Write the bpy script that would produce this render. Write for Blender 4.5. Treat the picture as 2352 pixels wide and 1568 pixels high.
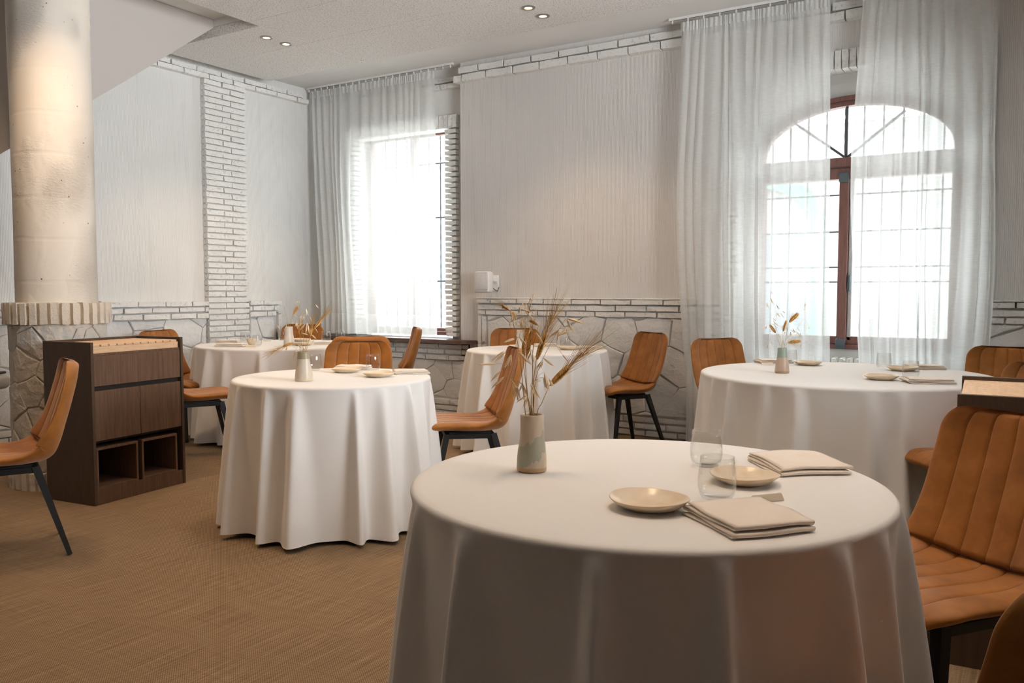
import bpy, bmesh, math, random
from mathutils import Vector, Matrix, noise
R = math.radians
PI = math.pi
rnd = random.Random(7)
for o in list(bpy.data.objects):
    bpy.data.objects.remove(o)
scene = bpy.context.scene
COL = scene.collection

# ------------------------------------------------------------------ camera
CAM_H = 1.2
YAW = R(31.9)
FW = Vector((-math.sin(YAW), math.cos(YAW), 0))
RT = Vector((math.cos(YAW), math.sin(YAW), 0))
cam_data = bpy.data.cameras.new('camera')
cam = bpy.data.objects.new('camera', cam_data)
COL.objects.link(cam)
scene.camera = cam
cam_data.sensor_width = 36
cam_data.lens = 36 * 1920 / 2352
cam_data.clip_start = 0.05
cam.location = (0, 0, CAM_H)
cam.rotation_euler = (R(90) - math.atan(116 / 1920), 0, YAW)

def room(l, d, z=0):            # a floor position given as metres right of and ahead of the camera
    v = FW * d + RT * l
    return Vector((v.x, v.y, z))

# ------------------------------------------------------------------ world, exposure
world = bpy.data.worlds.new('world')
scene.world = world
world.use_nodes = True
bg = world.node_tree.nodes['Background']
bg.inputs[0].default_value = (0.90, 0.965, 1.0, 1)
bg.inputs[1].default_value = 7.2
scene.view_settings.view_transform = 'Standard'
scene.view_settings.look = 'None'
scene.view_settings.exposure = 0.52
scene.view_settings.gamma = 1.0
scene.view_settings.use_curve_mapping = False

WARM = (1.0, 0.68, 0.41)
def lamp(name, kind, loc, energy, color, target=None, parent=None, **kw):
    L = bpy.data.lights.new(name, kind)
    L.energy = energy
    L.color = color
    for k, v in kw.items():
        setattr(L, k, v)
    o = bpy.data.objects.new(name, L)
    COL.objects.link(o)
    o.location = loc
    if target is not None:
        o.rotation_euler = (Vector(target) - Vector(loc)).to_track_quat('-Z', 'Y').to_euler()
    if parent:
        o.parent = parent
    return o

# sun standing behind the house: it reaches the street and the facing building, not the room
sun = bpy.data.lights.new('sun', 'SUN'); sun.energy = 7; sun.angle = R(0.6); sun.color = (1.0, 0.97, 0.92)
so = bpy.data.objects.new('sun', sun); COL.objects.link(so); so.rotation_euler = (R(28), 0, R(14))
# portals guide sampling of the sky through the two windows
for nm, loc, sx, sz in (('window_portal', (-5.34, 6.80, 1.76), 1.3, 2.1), ('window_portal', (-1.155, 6.80, 1.68), 1.55, 2.0)):
    o = lamp(nm, 'AREA', loc, 1, (1, 1, 1), (loc[0], 0, loc[2]), shape='RECTANGLE', size=sx, size_y=sz)
    o.data.cycles.is_portal = True
# added cool fill lights with no modelled source, behind and right of the viewpoint
lamp('fill_light', 'AREA', (0.9, -2.6, 1.9), 2, (0.96, 0.97, 1.0), (-3.0, 4.0, 1.3), shape='RECTANGLE', size=1.6, size_y=1.8)
lamp('fill_light', 'AREA', (1.7, 3.1, 2.1), 108, (0.94, 0.97, 1.0), (-6.5, 3.6, 5.2), shape='RECTANGLE', size=1.8, size_y=1.8, spread=R(96))

# ------------------------------------------------------------------ materials
def mat(name, color, rough=0.6, spec=0.5, metal=0.0):
    m = bpy.data.materials.new(name)
    m.use_nodes = True
    b = m.node_tree.nodes['Principled BSDF']
    b.inputs['Base Color'].default_value = (*color, 1)
    b.inputs['Roughness'].default_value = rough
    b.inputs['Specular IOR Level'].default_value = spec
    b.inputs['Metallic'].default_value = metal
    return m

class NT:
    def __init__(s, m):
        s.m = m; s.t = m.node_tree; s.b = s.t.nodes['Principled BSDF']
    def n(s, kind, **kw):
        x = s.t.nodes.new('ShaderNode' + kind)
        for k, v in kw.items():
            if k in x.inputs: x.inputs[k].default_value = v
            else: setattr(x, k, v)
        return x
    def l(s, a, b): s.t.links.new(a, b)
    def coords(s, scale=(1, 1, 1), rot=(0, 0, 0), obj=True):
        c = s.n('TexCoord')
        mp = s.n('Mapping')
        mp.inputs['Scale'].default_value = scale
        mp.inputs['Rotation'].default_value = rot
        if obj == 'world':
            g = s.n('NewGeometry'); s.l(g.outputs['Position'], mp.inputs[0])
        else:
            s.l(c.outputs['Object'], mp.inputs[0])
        return mp.outputs[0]
    def noise(s, vec, scale, detail=4, rough=0.5):
        x = s.n('TexNoise'); x.inputs['Scale'].default_value = scale
        x.inputs['Detail'].default_value = detail; x.inputs['Roughness'].default_value = rough
        s.l(vec, x.inputs['Vector']); return x.outputs['Fac']
    def ramp(s, fac, stops):
        r = s.n('ValToRGB'); e = r.color_ramp.elements
        while len(e) < len(stops): e.new(0.5)
        for i, (p, c) in enumerate(stops):
            e[i].position = p; e[i].color = (*c, 1) if len(c) == 3 else c
        s.l(fac, r.inputs[0]); return r.outputs[0]
    def math(s, op, a, b=None):
        x = s.n('Math', operation=op)
        for i, v in enumerate((a, b)):
            if v is None: continue
            if isinstance(v, (int, float)): x.inputs[i].default_value = v
            else: s.l(v, x.inputs[i])
        return x.outputs[0]
    def mix(s, f, a, b, mode='MIX'):
        x = s.n('MixRGB', blend_type=mode)
        for i, v in enumerate((f, a, b)):
            if isinstance(v, (int, float)): x.inputs[i].default_value = v
            elif isinstance(v, tuple): x.inputs[i].default_value = (*v, 1)
            else: s.l(v, x.inputs[i])
        return x.outputs[0]
    def color(s, c): s.l(c, s.b.inputs['Base Color'])
    def bump(s, h, strength=0.4, dist=0.01, prev=None):
        x = s.n('Bump'); x.inputs['Strength'].default_value = strength; x.inputs['Distance'].default_value = dist
        s.l(h, x.inputs['Height'])
        if prev is not None: s.l(prev, x.inputs['Normal'])
        s.l(x.outputs[0], s.b.inputs['Normal']); return x.outputs[0]

WHITE = (0.76, 0.755, 0.735)
m_plaster = mat('white_plaster', WHITE, 0.8, 0.3)
k = NT(m_plaster); v = k.coords(obj='world')
k.color(k.ramp(k.noise(v, 1.3, 5), [(0.3, (0.72, 0.715, 0.695)), (0.7, (0.79, 0.785, 0.765))]))
k.bump(k.noise(v, 60, 4), 0.15, 0.004)

def ribbed(name, axis, base=WHITE):
    m = mat(name, base, 0.75, 0.3)
    k = NT(m); v = k.coords(obj='world')
    sp = k.n('SeparateXYZ'); k.l(v, sp.inputs[0])
    a = sp.outputs[axis]
    wob = k.math('MULTIPLY', k.noise(k.coords(scale=(1.0, 1.0, 0.35), obj='world'), 1.6, 2), 0.03)
    aa = k.math('ADD', a, wob)
    rib = k.math('SINE', k.math('MULTIPLY', aa, 2 * PI / 0.0115))
    # faint irregular vertical joints between strips of the wall covering
    st = k.n('TexNoise'); st.inputs['Scale'].default_value = 1.0; st.inputs['Detail'].default_value = 3
    mp2 = k.coords(scale=((7, 7, 0.25)), obj='world'); k.l(mp2, st.inputs['Vector'])
    lines = k.ramp(st.outputs['Fac'], [(0.485, (1, 1, 1)), (0.5, (0.86, 0.86, 0.86)), (0.515, (1, 1, 1))])
    ribc = k.ramp(k.math('MULTIPLY_ADD', rib, 0.5), [(0.0, (0.93, 0.93, 0.93)), (0.6, (1, 1, 1))])
    blot = k.ramp(k.noise(v, 0.9, 4), [(0.3, tuple(c * 0.94 for c in base)), (0.7, tuple(min(1, c * 1.04) for c in base))])
    c1 = k.mix(0.55, blot, lines, 'MULTIPLY')
    c2 = k.mix(0.8, c1, ribc, 'MULTIPLY')
    k.color(c2)
    pr = k.bump(rib, 0.35, 0.0025)
    k.bump(k.noise(v, 25, 4), 0.2, 0.006, pr)
    return m
m_rib_back = ribbed('ribbed_wall_back', 0, (0.74, 0.72, 0.69))
m_rib_left = ribbed('ribbed_wall_left', 1)

m_brick = mat('painted_brick', (0.80, 0.79, 0.76), 0.7, 0.3)
k = NT(m_brick); v = k.coords(obj='world')
k.color(k.mix(0.5, k.ramp(k.noise(v, 3, 3), [(0.3, (0.74, 0.73, 0.70)), (0.7, (0.82, 0.815, 0.79))]),
              k.ramp(k.noise(v, 45, 5), [(0.33, (0.55, 0.53, 0.50)), (0.42, (1, 1, 1))]), 'MULTIPLY'))
k.bump(k.noise(v, 55, 6, 0.7), 0.4, 0.006)
m_stone = mat('painted_stone', (0.77, 0.765, 0.745), 0.75, 0.3)
k = NT(m_stone); v = k.coords(obj='world')
k.color(k.ramp(k.noise(v, 2.2, 4), [(0.3, (0.71, 0.705, 0.685)), (0.7, (0.79, 0.785, 0.765))]))
h1 = k.bump(k.noise(v, 9, 6, 0.6), 0.7, 0.03)
k.bump(k.noise(v, 80, 5), 0.35, 0.004, h1)
m_joint = mat('painted_mortar', (0.66, 0.65, 0.63), 0.85, 0.2)
k = NT(m_joint); v = k.coords(obj='world'); k.bump(k.noise(v, 40, 5), 0.5, 0.01)

m_conc = mat('cream_concrete', (0.72, 0.66, 0.57), 0.75, 0.3)
k = NT(m_conc); v = k.coords(obj='world')
vs = k.coords(scale=(1, 1, 2.2), obj='world')
pat = k.ramp(k.noise(k.coords(scale=(1.0, 1.0, 0.6), obj='world'), 2.4, 3), [(0.47, (0, 0, 0)), (0.62, (1, 1, 1))])
rough_h = k.math('MULTIPLY', k.noise(vs, 42, 7, 0.7), pat)
vo = k.n('TexVoronoi'); vo.inputs['Scale'].default_value = 24; k.l(v, vo.inputs['Vector'])
pits = k.ramp(vo.outputs['Distance'], [(0.05, (0, 0, 0)), (0.14, (1, 1, 1))])
vo2 = k.n('TexVoronoi'); vo2.inputs['Scale'].default_value = 24; k.l(v, vo2.inputs['Vector'])
sel = k.ramp(k.noise(v, 13, 1), [(0.55, (1, 1, 1)), (0.62, (0, 0, 0))])
pits2 = k.mix(sel, pits, (1.0, 1.0, 1.0))
k.color(k.mix(0.75, k.ramp(k.noise(v, 1.5, 4), [(0.3, (0.66, 0.60, 0.52)), (0.7, (0.74, 0.69, 0.61))]), pits2, 'MULTIPLY'))
bz = k.n('TexWave', wave_type='BANDS', bands_direction='Z'); bz.inputs['Scale'].default_value = 1.25; bz.inputs['Distortion'].default_value = 1.2
bz.inputs['Detail'].default_value = 3; k.l(v, bz.inputs['Vector'])
seam = k.ramp(bz.outputs['Fac'], [(0.0, (0, 0, 0)), (0.03, (1, 1, 1))])
p1 = k.bump(rough_h, 0.8, 0.022)
p2 = k.bump(pits2, 0.6, 0.006, p1)
k.bump(seam, 0.25, 0.004, p2)
m_cbrick = mat('cream_rough_brick', (0.73, 0.66, 0.56), 0.8, 0.3)
k = NT(m_cbrick); v = k.coords(obj='world')
k.bump(k.noise(v, 60, 6, 0.7), 0.8, 0.012)
m_cstone = mat('cream_painted_stone', (0.66, 0.60, 0.52), 0.75, 0.3)
k = NT(m_cstone); v = k.coords(obj='world')
h1 = k.bump(k.noise(v, 12, 6, 0.6), 0.7, 0.03); k.bump(k.noise(v, 80, 5), 0.35, 0.004, h1)

m_stair = mat('grey_beige_paint', (0.50, 0.465, 0.43), 0.7, 0.3)

m_taupe = mat('taupe_bounce_absorber', (0.26, 0.20, 0.155), 0.8, 0.3)  # dark tone chosen so the unseen walls absorb bounce light
m_acoustic = mat('wood_wool_panel', (0.8, 0.78, 0.75), 0.95, 0.1)
k = NT(m_acoustic); v = k.coords(obj='world')
n1 = k.noise(v, 95, 5, 0.75)
k.color(k.ramp(n1, [(0.34, (0.30, 0.26, 0.22)), (0.46, (0.80, 0.775, 0.745)), (0.7, (0.90, 0.885, 0.86))]))
k.bump(n1, 0.8, 0.01)

# woven vinyl carpet: basket weave of a warm light thread over a darker one, with streaks along the room
m_floor = mat('woven_carpet', (0.36, 0.26, 0.17), 0.85, 0.2)
k = NT(m_floor); v = k.coords(obj='world')
sp = k.n('SeparateXYZ'); k.l(v, sp.inputs[0])
sx = k.math('SINE', k.math('MULTIPLY', sp.outputs[0], PI / 0.0052))
sy = k.math('SINE', k.math('MULTIPLY', sp.outputs[1], PI / 0.0042))
chk = k.math('MULTIPLY', sx, sy)
streak = k.noise(k.coords(scale=(60, 1.1, 1), obj='world'), 3.0, 4, 0.6)
streak2 = k.noise(k.coords(scale=(1.3, 45, 1), obj='world'), 2.0, 3, 0.6)
base = k.ramp(streak, [(0.25, (0.22, 0.145, 0.080)), (0.5, (0.34, 0.232, 0.136)), (0.75, (0.48, 0.345, 0.22))])
base = k.mix(0.35, base, k.ramp(streak2, [(0.3, (0.6, 0.58, 0.55)), (0.7, (1.1, 1.1, 1.1))]), 'MULTIPLY')
weave = k.ramp(k.math('MULTIPLY_ADD', chk, 0.5), [(0.0, (0.22, 0.20, 0.18)), (0.35, (0.62, 0.60, 0.57)), (0.8, (1, 1, 1))])
k.t.nodes[-1]
k.color(k.mix(0.95, base, weave, 'MULTIPLY'))
k.bump(chk, 0.5, 0.0012)
for x in m_floor.node_tree.nodes:
    if x.type == 'MATH' and x.operation == 'MULTIPLY_ADD': x.inputs[2].default_value = 0.5
for mm in (m_rib_back, m_rib_left):
    for x in mm.node_tree.nodes:
        if x.type == 'MATH' and x.operation == 'MULTIPLY_ADD': x.inputs[2].default_value = 0.5

m_cloth = mat('white_tablecloth', (0.83, 0.81, 0.78), 0.7, 0.25)
k = NT(m_cloth); k.b.inputs['Sheen Weight'].default_value = 0.25
v = k.coords(obj='world'); k.bump(k.noise(v, 900, 2), 0.12, 0.001)
m_napkin = mat('cream_napkin', (0.86, 0.76, 0.65), 0.75, 0.2)
k = NT(m_napkin); k.b.inputs['Sheen Weight'].default_value = 0.3
v = k.coords(); h1 = k.bump(k.noise(v, 18, 3), 0.35, 0.01); k.bump(k.noise(v, 700, 2), 0.15, 0.001, h1)

def leather(name, dark, mid, light):
    m = mat(name, mid, 0.55, 0.35)
    k = NT(m); v = k.coords()
    k.color(k.ramp(k.noise(v, 9, 6, 0.6), [(0.3, dark), (0.5, mid), (0.72, light)]))
    k.b.inputs['Sheen Weight'].default_value = 0.35
    k.b.inputs['Sheen Roughness'].default_value = 0.4
    k.b.inputs['Sheen Tint'].default_value = (1.0, 0.8, 0.6, 1)
    k.bump(k.noise(v, 220, 4), 0.12, 0.002)
    return m
m_leather = leather('tan_suede', (0.24, 0.084, 0.013), (0.335, 0.120, 0.018), (0.43, 0.168, 0.033))
m_thread = mat('brown_thread', (0.20, 0.07, 0.015), 0.7)
m_leather_s = m_leather
m_black = mat('black_steel', (0.012, 0.012, 0.013), 0.45, 0.4)

def wood(name, dark, light, scale=(1, 1, 1), rough=0.5):
    m = mat(name, light, rough, 0.35)
    k = NT(m); v = k.coords(scale=scale)
    w = k.noise(v, 6, 6, 0.6)
    k.color(k.ramp(w, [(0.25, dark), (0.75, light)]))
    k.bump(w, 0.1, 0.002)
    return m
m_walnut = wood('dark_stained_oak', (0.085, 0.045, 0.026), (0.175, 0.100, 0.060), (18, 18, 0.9))
m_walnut_side = wood('dark_stained_panel', (0.060, 0.036, 0.022), (0.095, 0.058, 0.036), (10, 10, 1.0))
m_lightwood = wood('pale_oak', (0.62, 0.40, 0.23), (0.78, 0.55, 0.36), (2, 14, 14), 0.45)
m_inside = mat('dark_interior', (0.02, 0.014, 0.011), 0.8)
m_sill = wood('brown_sill_wood', (0.10, 0.065, 0.05), (0.19, 0.13, 0.10), (1, 14, 14), 0.35)
m_frame = wood('reddish_brown_frame', (0.15, 0.065, 0.052), (0.26, 0.125, 0.105), (14, 14, 1), 0.4)
m_ironbar = mat('grey_iron', (0.10, 0.11, 0.115), 0.6, 0.3)
m_hinge = mat('grey_blue_metal', (0.10, 0.12, 0.14), 0.5, 0.4, 0.3)
m_enamel = mat('white_enamel', (0.80, 0.80, 0.78), 0.35, 0.5)
m_plastic = mat('white_plastic', (0.78, 0.78, 0.77), 0.45, 0.5)
m_grill = mat('speaker_mesh', (0.60, 0.60, 0.60), 0.6, 0.4)
k = NT(m_grill); v = k.coords()
vo = k.n('TexVoronoi'); vo.inputs['Scale'].default_value = 280; k.l(v, vo.inputs['Vector'])
k.color(k.ramp(vo.outputs['Distance'], [(0.2, (0.42, 0.42, 0.43)), (0.5, (0.66, 0.66, 0.66))]))
m_ring = mat('satin_nickel', (0.30, 0.28, 0.26), 0.35, 0.5, 0.8)
m_refl = mat('gold_reflector', (0.75, 0.58, 0.40), 0.3, 0.5, 0.6)
m_cer = mat('cream_stoneware', (0.78, 0.66, 0.49), 0.28, 0.5)
k = NT(m_cer); v = k.coords()
k.color(k.ramp(k.noise(v, 14, 4), [(0.35, (0.72, 0.56, 0.37)), (0.6, (0.82, 0.68, 0.50))]))
k.bump(k.noise(v, 30, 3), 0.2, 0.004)
m_rest = mat('white_ceramic', (0.80, 0.70, 0.56), 0.25, 0.5)

def vase_mat(name, body, band, band_lo, band_hi, foot, patch=None):
    m = mat(name, body, 0.35, 0.5)
    k = NT(m); v = k.coords()
    sp = k.n('SeparateXYZ'); k.l(v, sp.inputs[0])
    z = k.math('ADD', sp.outputs[2], k.math('MULTIPLY', k.math('SUBTRACT', k.noise(v, 35, 3), 0.5), 0.006))
    c = k.mix(1.0, (0, 0, 0), k.ramp(k.noise(k.coords(scale=(1, 1, 0.35)), 45, 4), [(0.3, tuple(a * 0.86 for a in body)), (0.7, body)]), 'ADD')
    if band:
        up = k.math('GREATER_THAN', z, band_lo); dn = k.math('LESS_THAN', z, band_hi)
        c = k.mix(k.math('MULTIPLY', up, dn), c, band)
    if patch:
        # slanting green-grey glaze splash on the side turned to the room
        dia = k.math('ADD', z, k.math('MULTIPLY', sp.outputs[0], -0.75))
        dd = k.math('ABSOLUTE', k.math('SUBTRACT', dia, 0.058))
        wv = k.math('MULTIPLY', k.noise(k.coords(scale=(1, 1, 0.3)), 70, 3), 0.052)
        ps = k.math('LESS_THAN', dd, wv)
        c = k.mix(k.math('MULTIPLY', ps, 0.6), c, patch)
    lo = k.math('LESS_THAN', z, 0.012)
    c = k.mix(lo, c, foot)
    k.color(c)
    k.bump(k.noise(k.coords(scale=(1, 1, 0.35)), 28, 3), 0.35, 0.006)
    return m
m_vase_a = vase_mat('glazed_vase_green_splash', (0.72, 0.58, 0.43), None, 0, 0, (0.60, 0.38, 0.20), (0.30, 0.36, 0.27))
m_vase_b = vase_mat('glazed_vase_olive_collar', (0.66, 0.57, 0.45), (0.33, 0.28, 0.18), 0.11, 0.2, (0.74, 0.60, 0.44))
m_vase_c = vase_mat('glazed_vase_teal_collar', (0.66, 0.50, 0.38), (0.34, 0.41, 0.34), 0.085, 0.2, (0.52, 0.33, 0.22))
m_vase_d = vase_mat('glazed_vase_plain', (0.74, 0.67, 0.58), None, 0, 0, (0.70, 0.58, 0.46))
m_wheat = mat('dry_wheat', (0.50, 0.27, 0.075), 0.75, 0.2)
k = NT(m_wheat); v = k.coords(); k.color(k.ramp(k.noise(v, 90, 3), [(0.3, (0.60, 0.30, 0.08)), (0.7, (0.85, 0.55, 0.22))]))
m_oat = mat('dry_oat_husk', (0.86, 0.68, 0.45), 0.7, 0.2)
m_stem = mat('dry_straw', (0.55, 0.34, 0.12), 0.7, 0.2)

def glassy(name, clear, ior=1.45, tint=(1, 1, 1), kind='GLASS', rough=0.0):
    m = bpy.data.materials.new(name); m.use_nodes = True
    t = m.node_tree; t.nodes.remove(t.nodes['Principled BSDF'])
    out = t.nodes['Material Output']
    tr = t.nodes.new('ShaderNodeBsdfTransparent'); tr.inputs[0].default_value = (*tint, 1)
    mx = t.nodes.new('ShaderNodeMixShader')
    if kind == 'GLASS':
        g = t.nodes.new('ShaderNodeBsdfGlass'); g.inputs['IOR'].default_value = ior
        mx.inputs[0].default_value = 1 - clear
    else:
        g = t.nodes.new('ShaderNodeBsdfGlossy'); g.inputs['Roughness'].default_value = rough
        lw = t.nodes.new('ShaderNodeLayerWeight'); lw.inputs['Blend'].default_value = 0.5
        pw = t.nodes.new('ShaderNodeMath'); pw.operation = 'POWER'; pw.inputs[1].default_value = 3.2
        ma = t.nodes.new('ShaderNodeMath'); ma.operation = 'MULTIPLY_ADD'; ma.inputs[1].default_value = 0.62; ma.inputs[2].default_value = 0.04
        t.links.new(lw.outputs['Facing'], pw.inputs[0]); t.links.new(pw.outputs[0], ma.inputs[0]); t.links.new(ma.outputs[0], mx.inputs[0])
    t.links.new(tr.outputs[0], mx.inputs[1]); t.links.new(g.outputs[0], mx.inputs[2])
    t.links.new(mx.outputs[0], out.inputs[0])
    return m
m_tumbler = glassy('clear_glass', 0.9, 1.5, (0.975, 0.975, 0.97), 'FRESNEL')
m_pane = glassy('window_glass', 0.9, 1.45, (0.98, 0.99, 0.985), 'FRESNEL')

def sheer(name, opac):
    m = bpy.data.materials.new(name); m.use_nodes = True
    t = m.node_tree; t.nodes.remove(t.nodes['Principled BSDF'])
    out = t.nodes['Material Output']
    tr = t.nodes.new('ShaderNodeBsdfTransparent'); tr.inputs[0].default_value = (1, 1, 1, 1)
    di = t.nodes.new('ShaderNodeBsdfDiffuse'); di.inputs[0].default_value = (0.92, 0.93, 0.92, 1)
    tl = t.nodes.new('ShaderNodeBsdfTranslucent'); tl.inputs[0].default_value = (0.92, 0.93, 0.92, 1)
    m1 = t.nodes.new('ShaderNodeMixShader'); m1.inputs[0].default_value = 0.50
    m2 = t.nodes.new('ShaderNodeMixShader')
    t.links.new(di.outputs[0], m1.inputs[1]); t.links.new(tl.outputs[0], m1.inputs[2])
    t.links.new(tr.outputs[0], m2.inputs[1]); t.links.new(m1.outputs[0], m2.inputs[2])
    tc = t.nodes.new('ShaderNodeTexCoord'); mp = t.nodes.new('ShaderNodeMapping'); mp.inputs['Scale'].default_value = (4, 4, 90)
    nz = t.nodes.new('ShaderNodeTexNoise'); nz.inputs['Scale'].default_value = 4
    t.links.new(tc.outputs['Object'], mp.inputs[0]); t.links.new(mp.outputs[0], nz.inputs['Vector'])
    ma = t.nodes.new('ShaderNodeMath'); ma.operation = 'MULTIPLY_ADD'; ma.inputs[1].default_value = 0.22; ma.inputs[2].default_value = opac - 0.11
    t.links.new(nz.outputs['Fac'], ma.inputs[0]); t.links.new(ma.outputs[0], m2.inputs[0])
    t.links.new(m2.outputs[0], out.inputs[0])
    return m
m_sheer = sheer('white_sheer_voile', 0.66)
m_sheer_hem = sheer('white_sheer_hem', 0.82)

def emis(name, color, strength):
    m = bpy.data.materials.new(name); m.use_nodes = True
    t = m.node_tree; t.nodes.remove(t.nodes['Principled BSDF'])
    e = t.nodes.new('ShaderNodeEmission'); e.inputs[0].default_value = (*color, 1); e.inputs[1].default_value = strength
    t.links.new(e.outputs[0], t.nodes['Material Output'].inputs[0]); return m
m_bulb = emis('lamp_disc', (1.0, 0.80, 0.55), 7)
m_facade = mat('pale_facade', (0.17, 0.168, 0.165), 0.9)
m_teal = mat('teal_paint', (0.07, 0.17, 0.13), 0.7)
m_ground = mat('pale_paving', (0.72, 0.71, 0.69), 0.9)

# ------------------------------------------------------------------ helpers
def obj(name, bm_or_mesh, material=None, parent=None, smooth=False):
    if isinstance(bm_or_mesh, bmesh.types.BMesh):
        me = bpy.data.meshes.new(name); bm_or_mesh.to_mesh(me); bm_or_mesh.free()
    else:
        me = bm_or_mesh
    if smooth is True:
        me.polygons.foreach_set('use_smooth', [True] * len(me.polygons))
    elif smooth:
        me.polygons.foreach_set('use_smooth', [True] * len(me.polygons)); me.set_sharp_from_angle(angle=smooth)
    if material and not me.materials: me.materials.append(material)
    o = bpy.data.objects.new(name, me); COL.objects.link(o)
    if parent: o.parent = parent
    return o
def mesh(name, verts, faces):
    me = bpy.data.meshes.new(name); me.from_pydata([tuple(v) for v in verts], [], faces); me.update(); return me
def thing(name, label, cat, loc=(0, 0, 0), rz=0.0, group=None):
    o = bpy.data.objects.new(name, None); COL.objects.link(o)
    o.empty_display_size = 0.05
    o.location = loc; o.rotation_euler = (0, 0, rz); tag(o, label, cat, group); return o
def tag(o, label=None, cat=None, group=None, kind=None):
    if label: o['label'] = label
    if cat: o['category'] = cat
    if group: o['group'] = group
    if kind: o['kind'] = kind
    return o
def struct(name, parent=None, label=None, cat=None, me=None, material=None):
    if me is None:
        o = bpy.data.objects.new(name, None); COL.objects.link(o)
        if parent: o.parent = parent
    else:
        o = obj(name, me, material, parent)
    if parent is None:
        o['kind'] = 'structure'
        if label: o['label'] = label
        if cat: o['category'] = cat
    return o
def copy_tree(o, parent=None):
    c = o.copy(); COL.objects.link(c)
    if parent: c.parent = parent
    for ch in list(o.children): copy_tree(ch, c)
    return c
def box(bm, x0, x1, y0, y1, z0, z1, bev=0.0, seg=1):
    b2 = bmesh.new()
    bmesh.ops.create_cube(b2, size=1)
    for v in b2.verts:
        v.co = Vector((x0 + (v.co.x + .5) * (x1 - x0), y0 + (v.co.y + .5) * (y1 - y0), z0 + (v.co.z + .5) * (z1 - z0)))
    if bev: bmesh.ops.bevel(b2, geom=list(b2.edges), offset=bev, segments=seg, affect='EDGES', profile=0.5)
    me = bpy.data.meshes.new('t'); b2.to_mesh(me); b2.free(); bm.from_mesh(me); bpy.data.meshes.remove(me)
def boxes(lst, bev=0.0, seg=1):
    bm = bmesh.new()
    for b in lst: box(bm, *b, bev=bev, seg=seg)
    return bm
def boxo(name, dims, material, parent=None, bev=0.0, seg=1): return obj(name, boxes([dims], bev, seg), material, parent, smooth=R(40) if seg > 1 else False)
def lathe(prof, n=48, mod=None, closed=False):
    """prof: list of (r, z). mod(a, i) scales the radius."""
    vs, fs = [], []
    for i, (r, z) in enumerate(prof):
        for j in range(n):
            a = 2 * PI * j / n
            rr = r * (mod(a, i) if mod else 1)
            vs.append((rr * math.cos(a), rr * math.sin(a), z))
    m = len(prof)
    for i in range(m - 1 if not closed else m):
        i2 = (i + 1) % m
        for j in range(n):
            j2 = (j + 1) % n
            fs.append((i * n + j, i * n + j2, i2 * n + j2, i2 * n + j))
    return vs, fs
def tube(bm, pts, rad, n=6, taper=None):
    pts = [Vector(p) for p in pts]
    rings = []
    up = Vector((0.13, 0.31, 0.94)).normalized()
    for i, p in enumerate(pts):
        t = (pts[min(i + 1, len(pts) - 1)] - pts[max(i - 1, 0)]).normalized()
        s = t.cross(up)
        if s.length < 1e-3: s = t.cross(Vector((1, 0, 0)))
        s.normalize(); u = s.cross(t)
        r = rad if taper is None else rad + (taper - rad) * i / (len(pts) - 1)
        rings.append([bm.verts.new(p + (s * math.cos(2 * PI * j / n) + u * math.sin(2 * PI * j / n)) * r) for j in range(n)])
    for a, b in zip(rings, rings[1:]):
        for j in range(n): bm.faces.new((a[j], a[(j + 1) % n], b[(j + 1) % n], b[j]))
    bm.faces.new(rings[0][::-1]); bm.faces.new(rings[-1])
def square_bar(bm, p, q, w, w2=None, side=None, h=None):
    p = Vector(p); q = Vector(q); t = (q - p).normalized(); w2 = w2 or w
    s = (side or Vector((0, 1, 0))).cross(t)
    s.normalize(); u = t.cross(s)
    hp = h or w; hq = hp * w2 / w
    rg = []
    for c, a, b in ((p, w / 2, hp / 2), (q, w2 / 2, hq / 2)):
        rg.append([bm.verts.new(c + s * sx * a + u * sy * b) for sx, sy in ((-1, -1), (1, -1), (1, 1), (-1, 1))])
    for j in range(4): bm.faces.new((rg[0][j], rg[0][(j + 1) % 4], rg[1][(j + 1) % 4], rg[1][j]))
    bm.faces.new(rg[0][::-1]); bm.faces.new(rg[1])
    bmesh.ops.recalc_face_normals(bm, faces=bm.faces[:])

# --- unit bricks (size 1 x 1 x 1, front at -Y), several irregular variants shared by all bricks
def brick_variant(seed, material):
    r = random.Random(seed)
    bm = bmesh.new(); bmesh.ops.create_cube(bm, size=1)
    bmesh.ops.subdivide_edges(bm, edges=[e for e in bm.edges if abs(e.verts[0].co.x - e.verts[1].co.x) > .5], cuts=2)
    for v in bm.verts:
        if v.co.y < 0:
            v.co.x *= 0.984; v.co.z *= 0.92
            v.co.y += r.uniform(-0.035, 0.03)
            v.co.z += r.uniform(-0.05, 0.05); v.co.x += r.uniform(-0.008, 0.008)
    me = bpy.data.meshes.new('brick'); bm.to_mesh(me); bm.free(); me.materials.append(material)
    return me
BR = [brick_variant(i, m_brick) for i in range(6)]
CBR = [brick_variant(20 + i, m_cbrick) for i in range(5)]
def brick(parent, c, size, rz=0.0, meshes=None, roll=0.0, name='brick'):
    o = bpy.data.objects.new(name, rnd.choice(meshes or BR)); COL.objects.link(o)
    o.parent = parent; o.location = c; o.scale = size
    o.rotation_euler = (0, roll, rz)
    return o

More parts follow.
